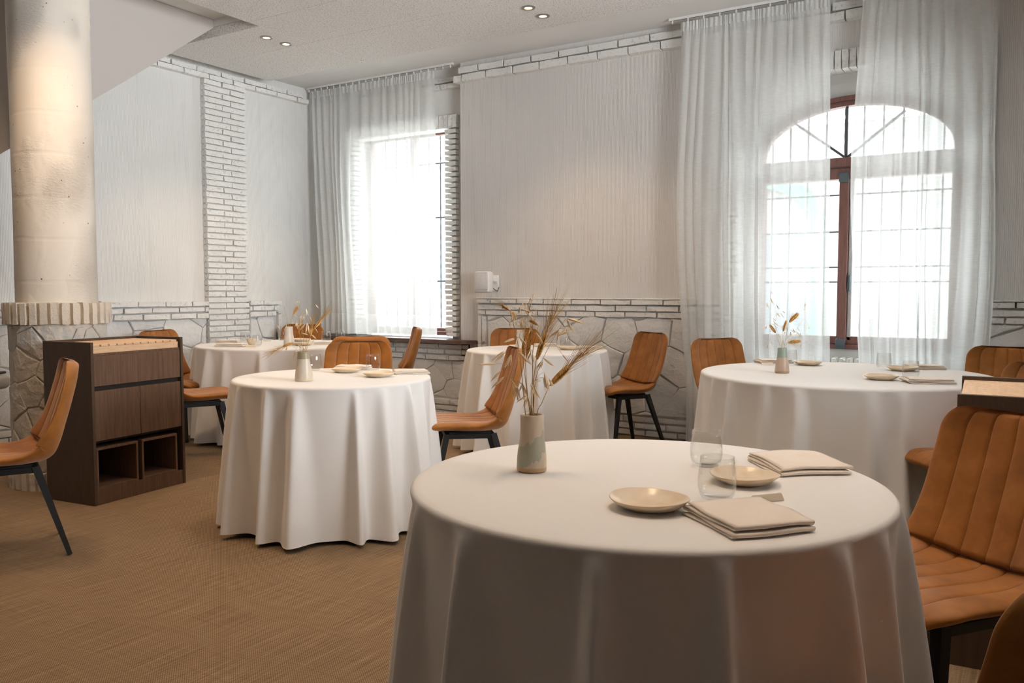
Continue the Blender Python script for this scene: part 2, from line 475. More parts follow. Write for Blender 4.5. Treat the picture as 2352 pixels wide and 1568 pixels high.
# --- crazy-paving stones: Voronoi cells clipped to a rectangle
def voronoi(w, h, pitch, seed, ax=1.0):
    r = random.Random(seed)
    nx = max(1, round(w / (pitch * ax))); ny = max(1, round(h / pitch)); pts = []
    for i in range(-1, nx + 1):
        for j in range(-1, ny + 1):
            pts.append(((i + .5 + (0.25 if j % 2 else -0.25) + r.uniform(-.36, .36)) * w / nx, (j + .5 + r.uniform(-.36, .36)) * h / ny))
    cells = []
    for i, p in enumerate(pts):
        if not (-pitch < p[0] < w + pitch and -pitch < p[1] < h + pitch): continue
        poly = [(0, 0), (w, 0), (w, h), (0, h)]
        for j, q in enumerate(pts):
            if i == j: continue
            dx, dy = q[0] - p[0], q[1] - p[1]
            d = math.hypot(dx, dy)
            if d > 3.2 * pitch * ax: continue
            nx_, ny_ = dx / d, dy / d; lim = (nx_ * (p[0] + q[0]) + ny_ * (p[1] + q[1])) / 2
            out = []
            for a in range(len(poly)):
                A, B = poly[a], poly[(a + 1) % len(poly)]
                da = nx_ * A[0] + ny_ * A[1] - lim; db = nx_ * B[0] + ny_ * B[1] - lim
                if da <= 0: out.append(A)
                if da * db < 0:
                    t = da / (da - db); out.append((A[0] + (B[0] - A[0]) * t, A[1] + (B[1] - A[1]) * t))
            poly = out
            if len(poly) < 3: break
        if len(poly) >= 3:
            ar = abs(sum(poly[a][0] * poly[(a + 1) % len(poly)][1] - poly[(a + 1) % len(poly)][0] * poly[a][1] for a in range(len(poly)))) / 2
            if ar > 0.0025: cells.append(poly)
    return cells
def inset(poly, d):
    n = len(poly); cx = sum(p[0] for p in poly) / n; cy = sum(p[1] for p in poly) / n; out = []
    for i in range(n):
        A, B, Cc = poly[i - 1], poly[i], poly[(i + 1) % n]
        def nrm(P, Q):
            ex, ey = Q[0] - P[0], Q[1] - P[1]; L = math.hypot(ex, ey) or 1e-6; return -ey / L, ex / L
        n1 = nrm(A, B); n2 = nrm(B, Cc)
        bx, by = n1[0] + n2[0], n1[1] + n2[1]; L = math.hypot(bx, by)
        if L < 1e-3: out.append(B); continue
        bx /= L; by /= L; s = d / max(0.45, bx * n1[0] + by * n1[1])
        out.append((B[0] + bx * s, B[1] + by * s))
    a2 = sum(out[a][0] * out[(a + 1) % n][1] - out[(a + 1) % n][0] * out[a][1] for a in range(n))
    return out if a2 > 0 else None
def stones(parent, w, h, pitch, seed, place, depth=0.022, gap=0.005, material=None, ax=1.25, name='stone'):
    """place(u, v, out) -> world/local point. u,v in the wall plane, out = proud distance"""
    r = random.Random(seed + 99)
    for poly in voronoi(w, h, pitch, seed, ax):
        # wobble long edges by subdividing
        pp = []
        for i in range(len(poly)):
            A, B = poly[i], poly[(i + 1) % len(poly)]
            pp.append(A)
            L = math.hypot(B[0] - A[0], B[1] - A[1])
            if L > 0.13:
                t = r.uniform(.4, .6); off = r.uniform(-.010, .010)
                pp.append((A[0] + (B[0] - A[0]) * t - (B[1] - A[1]) / L * off, A[1] + (B[1] - A[1]) * t + (B[0] - A[0]) / L * off))
        p0 = inset(pp, gap * .7)
        if not p0: continue
        p1 = inset(p0, 0.0055)
        if not p1: continue
        n = len(p0); dd = depth * r.uniform(0.7, 1.25)
        tx, tz = r.uniform(-.03, .03), r.uniform(-.03, .03)
        cx = sum(p[0] for p in p1) / n; cy = sum(p[1] for p in p1) / n
        vs = [place(u, v_, -0.01) for u, v_ in p0] + [place(u, v_, dd * .72 + (u - cx) * tx + (v_ - cy) * tz) for u, v_ in p0] + \
             [place(u, v_, dd + (u - cx) * tx + (v_ - cy) * tz + r.uniform(-.002, .002)) for u, v_ in p1] + [place(cx, cy, dd + 0.004)]
        fs = []
        for i in range(n):
            j = (i + 1) % n
            fs += [(i, j, n + j, n + i), (n + i, n + j, 2 * n + j, 2 * n + i), (2 * n + i, 2 * n + j, 3 * n)]
        me = mesh('stone', vs, fs); me.materials.append(material or m_stone)
        bm = bmesh.new(); bm.from_mesh(me); bmesh.ops.recalc_face_normals(bm, faces=bm.faces[:]); bm.to_mesh(me); bm.free()
        o = obj(name, me, None, parent)

# ================================================================== ROOM SHELL
XL = -6.5; YB = 6.42; YN = 6.52; ZC = 3.30
floor = obj('floor', boxes([(-7.2, 2.0, -7.0, 7.2, -0.1, 0)]), m_floor); floor['kind'] = 'structure'
floor['label'] = 'woven beige brown carpet floor'

# --- ceiling with the stair void
VX0, VX1, VY0, VY1 = -6.3, -5.085, 1.6, 4.52
cb = boxes([(-7.2, 2, VY1, 7.2, ZC, 3.5), (-7.2, 2, -7.0, VY0, ZC, 3.5), (-7.2, VX0, VY0, VY1, ZC, 3.5), (VX1, 2, VY0, VY1, ZC, 3.5),
            (VX0, VX1, VY0, VY1, 3.36, 3.5)])
ceiling = obj('ceiling', cb, m_plaster); ceiling['kind'] = 'structure'; ceiling['label'] = 'white plaster ceiling with speckled acoustic panels'
def panel(poly):
    bm = bmesh.new()
    lo = [bm.verts.new((x, y, 3.22)) for x, y in poly]; hi = [bm.verts.new((x, y, 3.298)) for x, y in poly]
    bm.faces.new(lo[::-1]); bm.faces.new(hi)
    for i in range(len(poly)):
        j = (i + 1) % len(poly); bm.faces.new((lo[i], lo[j], hi[j], hi[i]))
    bmesh.ops.recalc_face_normals(bm, faces=bm.faces[:])
    bmesh.ops.bevel(bm, geom=[e for e in bm.edges if all(v.co.z < 3.25 for v in e.verts)], offset=0.0018, segments=1, affect='EDGES')
    obj('acoustic_panel', bm, m_acoustic, ceiling)
g = 0.0016
xs = [-6.32, -5.09, -3.845, -2.60, -1.355, -0.11, 0.95]
ys = [5.72, 5.03, 4.41, 3.79, 3.17, 2.55, 1.93, 1.31, 0.69, 0.07, -0.55]
for i in range(len(xs) - 1):
    for j in range(len(ys) - 1):
        x0, x1, y1, y0 = xs[i] + g, xs[i + 1] - g, ys[j] - g, ys[j + 1] + g
        if i == 0 and j == 1: y0 = VY1
        elif i == 0 and j > 1: continue
        if i == 1 and j == 0:
            panel([(x0, y0), (x1, y0), (x1, y1), (x0 + .11, y1), (x0, y1 - .10)])
        else:
            panel([(x0, y0), (x1, y0), (x1, y1), (x0, y1)])

# --- left wall
wl = obj('wall_left', boxes([(-7.2, XL, -7.0, 7.2, 0, ZC)]), m_rib_left); wl['kind'] = 'structure'
wl['label'] = 'white ribbed wall with brick pilaster and stone dado'
def lbrick(par, y0, y1, z0, z1, out, th=0.10):      # brick on the left wall, its face at XL+out
    brick(par, (XL + out - th / 2, (y0 + y1) / 2, (z0 + z1) / 2), (y1 - y0, th, z1 - z0), rz=R(90))
def bbrick(par, x0, x1, z0, z1, yface, th=0.10):    # brick on the back wall, its face at yface
    brick(par, ((x0 + x1) / 2, yface + th / 2, (z0 + z1) / 2), (x1 - x0, th, z1 - z0))
def row(fn, par, a0, a1, pitch, z0, z1, off, face, gap=0.009, **kw):
    a = a0 - off
    while a < a1 - 0.01:
        s, e = max(a, a0), min(a + pitch, a1)
        if e - s > 0.03: fn(par, s + gap / 2, e - gap / 2, z0 + rnd.uniform(-.002, .002), z1 + rnd.uniform(-.002, .002), face + rnd.uniform(-.004, .004), **kw)
        a += pitch
band = struct('brick_band', wl)
row(lbrick, band, 3.0, 6.30, 0.268, 3.18, 3.225, 0.14, 0.045)
row(lbrick, band, 3.0, 6.36, 0.268, 3.128, 3.172, 0.02, 0.062)
pil = struct('pilaster', wl)
PY0, PY1 = 5.06, 5.535
obj('pilaster_core', boxes([(XL - .02, XL + .035, PY0 + .012, PY1 - .012, 0, 3.13)]), m_joint, pil)
z = 0.02; i = 0
while z < 3.09:
    s = PY0 + (PY1 - PY0) * (0.42 if i % 2 else 0.62)
    for a, b in ((PY0, s), (s, PY1)):
        lbrick(pil, a + .004 + rnd.uniform(-.003, .003), b - .004, z, z + 0.044, 0.062 + rnd.uniform(-.004, .004))
    z += 0.0537; i += 1
dl = struct('dado', wl)
obj('dado_backing', boxes([(XL - .02, XL + .02, -0.5, PY0, 0, 1.09), (XL - .02, XL + .02, PY1, 5.93, 0, 1.09)]), m_joint, dl)
for (a, b) in ((1.2, PY0), (PY1, 5.95)):
    row(lbrick, dl, a, b, 0.27, 1.062, 1.105, 0.10, 0.072)
    row(lbrick, dl, a, b - (.04 if b > 5.5 else 0), 0.27, 1.010, 1.053, 0.23, 0.066)
    row(lbrick, dl, a, b - (.08 if b > 5.5 else 0), 0.27, 0.952, 0.998, 0.05, 0.066)
    for q in range(3): row(lbrick, dl, a, b, 0.27, 0.012 + q * .052, 0.056 + q * .052, 0.1 * q, 0.055)
for q in range(2):      # upright bricks framing the dado by the window
    zz = 0.17
    while zz < 0.95 + q * .05:
        e = min(zz + .27, 0.99 + q * .05 - .04)
        lbrick(dl, 5.95 - (q + 1) * .048 + (0.048 if q else -.0), 5.95 - (q + 1) * .048 + .040 + (0.048 if q else 0), zz, e - .008, 0.06); zz += .27
stones(dl, PY0 - 1.2, 0.78, 0.24, 3, lambda u, v_, o_: (XL + .02 + o_, 1.2 + u, .17 + v_))
stones(dl, 5.84 - PY1, 0.78, 0.24, 5, lambda u, v_, o_: (XL + .02 + o_, PY1 + .02 + u, .17 + v_))

# --- back wall built around its two openings
W1X0, W1X1, W1Z0, W1Z1 = -5.96, -4.73, 0.76, 2.80
W2X0, W2X1, W2Z1 = -1.96, -0.36, 2.80
wb = obj('wall_back', boxes([
    (-4.56, W2X0, YB, 7.0, 0, ZC), (W2X1, 2.0, YB, 7.0, 0, ZC), (W2X0, W2X1, YB, 7.0, W2Z1, ZC)]), m_rib_back)
wb['kind'] = 'structure'; wb['label'] = 'ribbed off-white wall with stone and brick dado between windows'
obj('niche_wall', boxes([(-7.0, W1X0, YN, 7.0, 0, ZC), (W1X1, -4.56, YN, 7.0, 0, ZC), (W1X0, W1X1, YN, 7.0, W1Z1, ZC), (W1X0, W1X1, YN, 7.0, 0, W1Z0 - .03),
                          (-6.5, -4.46, YB, YN, 0, .70)]), m_plaster, wb)
# arched infill behind the second recess
ACX, ASP, AA, AB = -1.155, 2.19, 0.735, 0.445      # arch centre, springing height, half axes of the opening
def arch_pts(a, b, n=28): return [(ACX + a * math.cos(PI * i / n) , ASP + b * (math.sin(PI * i / n) ** 0.92)) for i in range(n + 1)]
bm = bmesh.new()
ap = arch_pts(AA, AB)
for y in (6.64,):
    prev = None
    for (x, z) in ap:
        lo = bm.verts.new((x, 6.64, z)); hi = bm.verts.new((x, 6.64, 2.80)); lo2 = bm.verts.new((x, 6.95, z)); hi2 = bm.verts.new((x, 6.95, 2.80))
        cur = (lo, hi, lo2, hi2)
        if prev:
            bm.faces.new((prev[0], cur[0], cur[1], prev[1])); bm.faces.new((prev[0], prev[2], cur[2], cur[0])); bm.faces.new((prev[2], prev[3], cur[3], cur[2]))
        prev = cur
box(bm, W2X0, ACX - AA, 6.64, 6.95, 0, 2.80); box(bm, ACX + AA, W2X1, 6.64, 6.95, 0, 2.80)
box(bm, ACX - AA, ACX + AA, 6.64, 6.95, 0, .765)
bmesh.ops.recalc_face_normals(bm, faces=bm.faces[:])
obj('recess_wall', bm, m_plaster, wb)

bband = struct('brick_band', wb)
row(bbrick, bband, -4.56, 1.9, 0.277, 3.19, 3.245, 0.05, YB - .045, gap=.014)
row(bbrick, bband, -4.60, 1.9, 0.277, 3.112, 3.175, 0.19, YB - .062, gap=.010)
row(bbrick, bband, -6.45, -4.60, 0.277, 3.10, 3.15, 0.05, YN - .045)
row(bbrick, bband, -6.45, -4.60, 0.277, 3.165, 3.21, 0.15, YN - .03)
db = struct('dado', wb)
DX0 = -4.33
for (a, b, sd) in ((DX0, -2.06, 11), (-0.24, 1.9, 12)):
    obj('dado_backing', boxes([(a, b, YB - .035, YB + .01, 0, 1.09)]), m_joint, db)
    obj('dado_cap', boxes([(a - .01, b, YB - .075, YB + .01, 1.128, 1.14)], 0.004), m_brick, db)
    row(bbrick, db, a - .01, b, 0.277, 1.088, 1.126, 0.12, YB - .080)
    row(bbrick, db, a, b, 0.277, 1.032, 1.076, 0.0, YB - .066)
    row(bbrick, db, a, b, 0.277, 0.984, 1.024, 0.19, YB - .066)
    for q in range(3): row(bbrick, db, a, b, 0.277, 0.012 + q * .056, 0.056 + q * .056, 0.1 * q, YB - .060)
for q in range(2):
    zz = 0.18
    while zz < 0.96:
        bbrick(db, DX0 + .045 * q, DX0 + .045 * q + .036, zz, min(zz + .262, .975), YB - .062); zz += .272
stones(db, -2.06 - (DX0 + .10), 0.80, 0.25, 21, lambda u, v_, o_: (DX0 + .10 + u, YB - .035 - o_, .18 + v_))
stones(db, 1.6, 0.80, 0.25, 22, lambda u, v_, o_: (-0.24 + u, YB - .035 - o_, .18 + v_))
# masonry under the first window
us = struct('window_apron', wb)
AX0, AX1 = -6.42, -4.47
row(bbrick, us, AX0, AX1, 0.277, 0.655, 0.695, 0.05, YB - .030)
row(bbrick, us, AX0, AX1, 0.20, 0.603, 0.645, 0.12, YB - .026)
row(bbrick, us, AX0, AX1 + .01, 0.277, 0.548, 0.592, 0.2, YB - .036)
for q in range(3): row(bbrick, us, AX0, AX1, 0.277, 0.012 + q * .056, 0.056 + q * .056, 0.1 * q, YB - .028)
stones(us, AX1 - AX0, 0.36, 0.24, 31, lambda u, v_, o_: (AX0 + u, YB - o_, .185 + v_), depth=.014)

# --- unseen sides of the room, kept dark to cut bounce light onto the cloths
for nm, d_ in (('wall_right', (1.9, 2.1, -7.0, 6.42, 0, ZC)), ('wall_front', (-7.2, 2.0, -7.1, -6.9, 0, ZC))):
    o = obj(nm, boxes([d_]), m_taupe); o['kind'] = 'structure'; o['label'] = 'plain taupe side wall' if 'right' in nm else 'plain taupe wall behind the viewpoint'

# ================================================================== WINDOWS
def bars_h(parent, z, x0, x1, y, r=.007): obj('grille_bar', boxes([(x0, x1, y - .004, y + .004, z - r, z + r)]), m_ironbar, parent)
def bar_v(parent, x, z0, z1, y):
    n = 40; vs, fs = lathe([(0.0055 + .0028 * (1 if i % 2 else 0), z0 + (z1 - z0) * i / n) for i in range(n + 1)], 6)
    o = obj('grille_bar', mesh('grille_bar', vs, fs), m_ironbar, parent); o.location = (x, y, 0)

w1 = struct('window_1', label='rectangular brown framed window behind the short sheer curtain')
surr = struct('brick_surround', w1)
z = 0.765
while z < 2.70:
    bbrick(surr, -4.772 + rnd.uniform(-.006, .006), -4.648, z, z + .038, YN - .055, th=.16)
    bbrick(surr, -6.045, -5.92 + rnd.uniform(-.006, .006), z, z + .038, YN - .055, th=.16)
    z += 0.0505
x = -6.04
while x < -4.66:
    brick(surr, (x + .024, YN + .02, 2.795), (.122, .15, .048), roll=R(90)); x += .052
FR = lambda *a, p=w1, n='window_frame', m=m_frame: boxo(n, a, m, p, .004)
fy0, fy1 = 6.70, 6.77
FR(W1X0, W1X1, fy0, fy1, 2.735, 2.80); FR(W1X0, W1X1, fy0, fy1, .765, .83)
FR(W1X0, W1X0 + .06, fy0, fy1, .83, 2.735); FR(W1X1 - .06, W1X1, fy0, fy1, .83, 2.735); FR(-5.375, -5.315, fy0 - .01, fy1, .83, 2.735)
FR(W1X0, W1X1, 6.62, 6.70, .765, .80, n='window_ledge')
for a, b in ((W1X0 + .06, -5.375), (-5.315, W1X1 - .06)): boxo('pane', (a, b, 6.735, 6.741, .83, 2.735), m_pane, w1)
for z in (1.3, 1.95, 2.5): bars_h(w1, z, W1X0, W1X1, 6.93)
for i in range(8): bar_v(w1, -5.89 + i * .145, .8, 2.8, 6.92)

w2 = struct('window_2', label='tall arched brown framed window between two sheer curtains')
surr2 = struct('brick_surround', w2)
z = 0.01
while z < 2.76:
    bbrick(surr2, -2.075, -1.955 + rnd.uniform(-.008, .008), z, z + .040, YB - .035, th=.14)
    bbrick(surr2, -0.365 + rnd.uniform(-.008, .008), -0.245, z, z + .040, YB - .035, th=.14)
    z += 0.0505
x = -2.06
while x < -0.27:
    brick(surr2, (x + .024, YB + .03, 2.845 + rnd.uniform(-.004, .004)), (.132, .14, .047), roll=R(90)); x += .050
bm = bmesh.new()
def arch_band(bm, a0, b0, a1, b1, y0, y1):
    P0, P1 = arch_pts(a0, b0), arch_pts(a1, b1); prev = None
    for p, q in zip(P0, P1):
        cur = [bm.verts.new((p[0], y0, p[1])), bm.verts.new((q[0], y0, q[1])), bm.verts.new((q[0], y1, q[1])), bm.verts.new((p[0], y1, p[1]))]
        if prev:
            for j in range(4): bm.faces.new((prev[j], prev[(j + 1) % 4], cur[(j + 1) % 4], cur[j]))
        prev = cur
arch_band(bm, AA, AB, AA - .035, AB - .035, 6.60, 6.72); arch_band(bm, AA - .035, AB - .035, AA - .075, AB - .07, 6.62, 6.70)
bmesh.ops.recalc_face_normals(bm, faces=bm.faces[:])
obj('window_frame', bm, m_frame, w2)
F2 = lambda *a, n='window_frame', m=m_frame: boxo(n, a, m, w2, .004)
X0, X1 = ACX - AA, ACX + AA
F2(X0, X0 + .085, 6.62, 6.72, .765, ASP); F2(X1 - .085, X1, 6.62, 6.72, .765, ASP)
F2(X0, X1, 6.60, 6.72, 2.115, 2.185, n='transom'); F2(X0, X1, 6.62, 6.72, 2.03, 2.11, n='transom')
F2(X0, X1, 6.62, 6.72, .765, .80, n='bottom_rail'); F2(X0 + .08, X1 - .08, 6.64, 6.72, .80, .86, n='bottom_rail')
MX = -1.213
F2(MX - .032, MX + .032, 6.595, 6.72, .80, 2.06, n='mullion')
F2(MX + .034, MX + .062, 6.64, 6.72, .83, 2.04, n='weather_strip', m=m_grill)
for z0, z1 in ((2.00, 2.075), (.77, .845)):
    boxo('hinge_cover', (MX - .036, MX + .036, 6.575, 6.60, z0, z1), m_hinge, w2, .012, 2)
boxo('window_handle', (MX + .036, MX + .056, 6.60, 6.64, 1.20, 1.32), m_hinge, w2, .006, 2)
for a, b in ((X0 + .085, MX - .032), (MX + .032, X1 - .085)): boxo('pane', (a, b, 6.685, 6.691, .85, 2.04), m_pane, w2)
bm = bmesh.new(); P_ = arch_pts(AA - .075, AB - .07)
f_ = [bm.verts.new((x, 6.684, z)) for x, z in P_]; g_ = [bm.verts.new((x, 6.690, z)) for x, z in P_]
bm.faces.new(f_); bm.faces.new(g_[::-1])
obj('pane', bm, m_pane, w2)
bm = bmesh.new()
for ang in (0, 52, -52):
    s = Vector((math.sin(R(ang)), 0, math.cos(R(ang)))); L = {0: .385, 52: .50, -52: .50}[ang]
    b1_ = bmesh.new(); square_bar(b1_, Vector((MX, 6.655, 2.185)) + s * .0, Vector((MX, 6.655, 2.185)) + s * L, .017, h=.02)
    obj('fanlight_spoke', b1_, m_ironbar, w2)
bm.free()
for z in (1.945, 1.66, 1.385, 1.27): bars_h(w2, z, X0, X1, 6.93, .006)
for i in range(11): bar_v(w2, X0 + .07 + i * .137, .78, 2.19 + AB * math.sqrt(max(0.02, 1 - ((X0 + .07 + i * .137 - ACX) / AA) ** 2)), 6.92)

# sill of the first window
bm = bmesh.new()
poly = [(-6.32, 6.30), (-4.47, 6.30), (-4.37, 6.40), (-4.37, 6.418), (-4.562, 6.418), (-4.562, 6.66), (-6.32, 6.66)]
lo = [bm.verts.new((x, y, .708)) for x, y in poly]; hi = [bm.verts.new((x, y, .742)) for x, y in poly]
bm.faces.new(lo[::-1]); bm.faces.new(hi)
for i in range(len(poly)): bm.faces.new((lo[i], lo[(i + 1) % len(poly)], hi[(i + 1) % len(poly)], hi[i]))
bmesh.ops.bevel(bm, geom=[e for e in bm.edges if abs(e.verts[0].co.z - e.verts[1].co.z) < .001 and e.verts[0].co.z > .73], offset=.005, segments=2, affect='EDGES')
o = obj('window_sill', bm, m_sill, w1); 

# ================================================================== OUTSIDE (seen blown out through the glass)
ob = thing('facing_building', 'pale building across the street with teal arched doorway', 'building', (0, 16, -1.0))
obj('wall', boxes([(-14, 10, 0, 1, 0, 5.2)]), m_facade, ob)
bm = bmesh.new()
def half_ring(bm, cx, cz, r0, r1, y0, y1, n=20):
    prev = None
    pts = [(-1, -1.9)] + [(-math.cos(PI * i / n), math.sin(PI * i / n)) for i in range(n + 1)] + [(1, -1.9)]
    for (c, s) in pts:
        a = (cx + c * r0, cz + (s * r0 if s >= 0 else s * 1.2)); b = (cx + c * r1, cz + (s * r1 if s >= 0 else s * 1.2))
        cur = [bm.verts.new((a[0], y0, a[1])), bm.verts.new((b[0], y0, b[1])), bm.verts.new((b[0], y1, b[1])), bm.verts.new((a[0], y1, a[1]))]
        if prev:
            for j in range(4): bm.faces.new((prev[j], prev[(j + 1) % 4], cur[(j + 1) % 4], cur[j]))
        prev = cur
half_ring(bm, -4.35, 3.25, .85, 1.12, -.08, .1); bmesh.ops.recalc_face_normals(bm, faces=bm.faces[:])
obj('arch_surround', bm, m_teal, ob)
boxo('door_leaf', (-5.15, -3.55, -.02, .05, .9, 3.3), m_hinge, ob)
for xx in (-12, -9, -1.2, 1.4):
    wf = boxo('window', (xx, xx + 1.0, -.04, .04, 2.2, 3.7), m_hinge, ob)
og = obj('street_paving', boxes([(-16, 12, 7.3, 16, -1.1, -1.0)]), m_ground); tag(og, 'pale sunlit street paving outside the windows', 'paving')

# ================================================================== STAIR PANEL
bm = bmesh.new()
prof = [(4.535, 3.357), (4.535, 3.305), (4.317, 3.145), (3.769, 2.735), (2.842, 2.062), (1.62, 1.15), (1.62, 3.357)]
a_ = [bm.verts.new((-5.62, y, z)) for y, z in prof]; b_ = [bm.verts.new((-5.68, y, z)) for y, z in prof]
bm.faces.new(a_); bm.faces.new(b_[::-1])
for i in range(len(prof)): bm.faces.new((a_[i], b_[i], b_[(i + 1) % len(prof)], a_[(i + 1) % len(prof)]))
bmesh.ops.recalc_face_normals(bm, faces=bm.faces[:])
st = obj('stair_side_panel', bm, m_stair); tag(st, 'smooth grey-beige slanting stair side panel hanging from the ceiling', 'stair panel')

# ================================================================== PILLAR
PC = Vector((-5.193, 2.951, 0)); 
pillar = thing('pillar', 'round cream concrete pillar on a stone clad base with brick collar', 'pillar', PC)
vs, fs = [], []
n, mrow = 96, 130
for i in range(mrow + 1):
    z = 1.09 + (3.30 - 1.09) * i / mrow
    for j in range(n):
        a = 2 * PI * j / n
        r = 0.228 - .0125 * max(0, (z - 1.1)) * 0.0
        p = Vector((math.cos(a), math.sin(a), z))
        d_ = noise.noise(p * 2.0) * .004 + max(0, noise.noise(Vector((p.x * 3, p.y * 3, z * 2.5))) - .05) * noise.noise(Vector((p.x * 22, p.y * 22, z * 45))) * .012
        r += d_
        vs.append((r * math.cos(a), r * math.sin(a), z))
for i in range(mrow):
    for j in range(n): fs.append((i * n + j, i * n + (j + 1) % n, (i + 1) * n + (j + 1) % n, (i + 1) * n + j))
obj('shaft', mesh('shaft', vs, fs), m_conc, pillar, smooth=True)
vs, fs = lathe([(0.0, 0.0), (.262, 0), (.262, 1.0), (.262, 1.125), (.225, 1.13), (0, 1.13)], 48)
obj('core', mesh('core', vs, fs), m_cstone, pillar)
coll = struct('collar', pillar)
vs, fs = lathe([(.20, 1.0), (.275, 1.0), (.275, 1.122), (.20, 1.122)], 64); obj('collar_bed', mesh('collar_bed', vs, fs), m_cbrick, coll)
for i in range(32):
    a = 2 * PI * i / 32
    brick(coll, (math.cos(a) * .274, math.sin(a) * .274, 1.065 + rnd.uniform(-.004, .004)), (.130, .06, .038), rz=a + R(90), roll=R(90), meshes=CBR)
basec = struct('base_course', pillar)
for i in range(34):
    a = 2 * PI * i / 34
    brick(basec, (math.cos(a) * .270, math.sin(a) * .270, .052 + rnd.uniform(-.004, .004)), (.105, .06, .040), rz=a + R(90), roll=R(90), meshes=CBR)
clad = struct('stone_cladding', pillar)
CR = .262
def cyl(u, v_, o_):
    a = u / CR; return ((CR + o_) * math.cos(a), (CR + o_) * math.sin(a), .11 + v_)
stones(clad, 2 * PI * CR, .885, 0.17, 41, cyl, depth=.012, gap=.004, material=m_cstone, ax=1.0)

# ================================================================== CURTAINS
def curtain(name, label, x_top, x_bot, y0, z0, z1, pleats, amp, seed, wob=0.03, hem=0.0, gather=1.0, group=None, swell=None):
    r = random.Random(seed)
    nu, nz = pleats * 14, 60
    ph = [0.0]
    wts = [r.uniform(.45, 1.6) for _ in range(pleats)]; tot = sum(wts); acc = 0; cent = [0]
    for w in wts: acc += w / tot; cent.append(acc)
    am = [r.uniform(.35, 1.25) for _ in range(pleats + 1)]
    skew = [r.uniform(-.6, .6) for _ in range(pleats + 1)]
    vs, fs = [], []
    root = thing(name, label, 'curtain', ((x_top[0] + x_top[1]) / 2, y0, z0), 0, group)
    ox = (x_top[0] + x_top[1]) / 2
    for iz in range(nz + 1):
        t = iz / nz; z = z1 + (z0 - z1) * t
        ease = t ** .7
        L = x_top[0] + (x_bot[0] - x_top[0]) * ease; Rr = x_top[1] + (x_bot[1] - x_top[1]) * ease
        if swell: L += swell[0] * math.sin(PI * min(1, t * 1.15)); Rr += swell[1] * math.sin(PI * min(1, t * 1.3))
        for iu in range(nu + 1):
            u = iu / nu; k_ = min(pleats - 1, int(u * pleats)); f = u * pleats - k_
            uu = cent[k_] + (cent[k_ + 1] - cent[k_]) * f
            A = amp * (am[k_] * (1 - f) + am[k_ + 1] * f) * (0.35 + 0.65 * min(1, t * 3)) * (.8 + .5 * t)
            drift = wob * noise.noise(Vector((uu * 4, t * 1.7, seed)))
            phs = 2 * PI * f
            pw = (cent[k_ + 1] - cent[k_]) * (Rr - L)
            x = L + (Rr - L) * uu + (skew[k_] * (1 - f) + skew[k_ + 1] * f) * .36 * pw * math.sin(phs) * min(1, .3 + t * 2) + drift * min(1, t * 3)
            y = A * math.cos(phs) + .012 * noise.noise(Vector((uu * 9, t * 3, seed + 5)))
            if t < .05:      # gathered heading tape with fine creases
                q = 1 - t / .05
                y = y * (1 - .6 * q) + .006 * q * math.sin(u * pleats * 6 * PI)
            vs.append((x - ox, y, z - z0))
    w = nu + 1
    hemrow = int(nz * (1 - hem / (z1 - z0))) if hem else nz
    for iz in range(nz):
        for iu in range(nu): fs.append((iz * w + iu, iz * w + iu + 1, (iz + 1) * w + iu + 1, (iz + 1) * w + iu))
    A_ = [f for q, f in enumerate(fs) if q // nu < hemrow]; B_ = [f for q, f in enumerate(fs) if q // nu >= hemrow]
    obj('fabric', mesh('fabric', vs, A_), m_sheer, root, smooth=True)
    if B_: obj('hem', mesh('hem', vs, B_), m_sheer_hem, root, smooth=True)
    # heading tape strip
    tv, tf = [], []
    for iu in range(nu + 1):
        x, y, z = vs[iu]; tv += [(x, y - .002, z), (x, y - .002, z - .07)]
    for iu in range(nu): tf.append((2 * iu, 2 * iu + 2, 2 * iu + 3, 2 * iu + 1))
    obj('heading_tape', mesh('heading_tape', tv, tf), m_sheer_hem, root, smooth=True)
    return root
curtain('sheer_curtain', 'short white sheer curtain ending above the wooden sill of the left window', (-6.44, -4.82), (-6.30, -4.84), 6.365, 0.765, 3.255, 16, .030, 4, wob=.05, hem=.20, swell=(-.03, 0))
curtain('sheer_curtain', 'full-length white sheer curtain covering the left half of the arched window', (-2.36, -1.275), (-2.30, -1.225), 6.25, 0.02, 3.255, 14, .030, 9, wob=.05, swell=(-.05, .0))
curtain('sheer_curtain', 'full-length white sheer curtain covering the right half of the arched window', (-1.055, -0.27), (-1.035, -0.24), 6.25, 0.02, 3.255, 11, .032, 15, wob=.05, swell=(-.045, .05))
def track(label, x0, x1, y, ng):
    t_ = thing('curtain_track', label, 'curtain track', ((x0 + x1) / 2, y, ZC - .001))
    L = (x1 - x0) / 2
    obj('rail', boxes([(-L, L, -.012, .012, -.020, 0)], .002), m_enamel, t_)
    obj('rail_slot', boxes([(-L + .01, L - .01, -.004, .004, -.0212, -.0195)]), m_ironbar, t_)
    for i in range(ng):
        boxo('glider', (-L + .03 + i * (2 * L - .06) / (ng - 1) - .004, -L + .03 + i * (2 * L - .06) / (ng - 1) + .004, -.005, .005, -.044, -.018), m_enamel, t_)
track('slim white ceiling track carrying the short curtain of the left window', -6.47, -4.60, 6.365, 22)
track('slim white ceiling track carrying the two long curtains of the arched window', -2.46, 1.2, 6.25, 30)

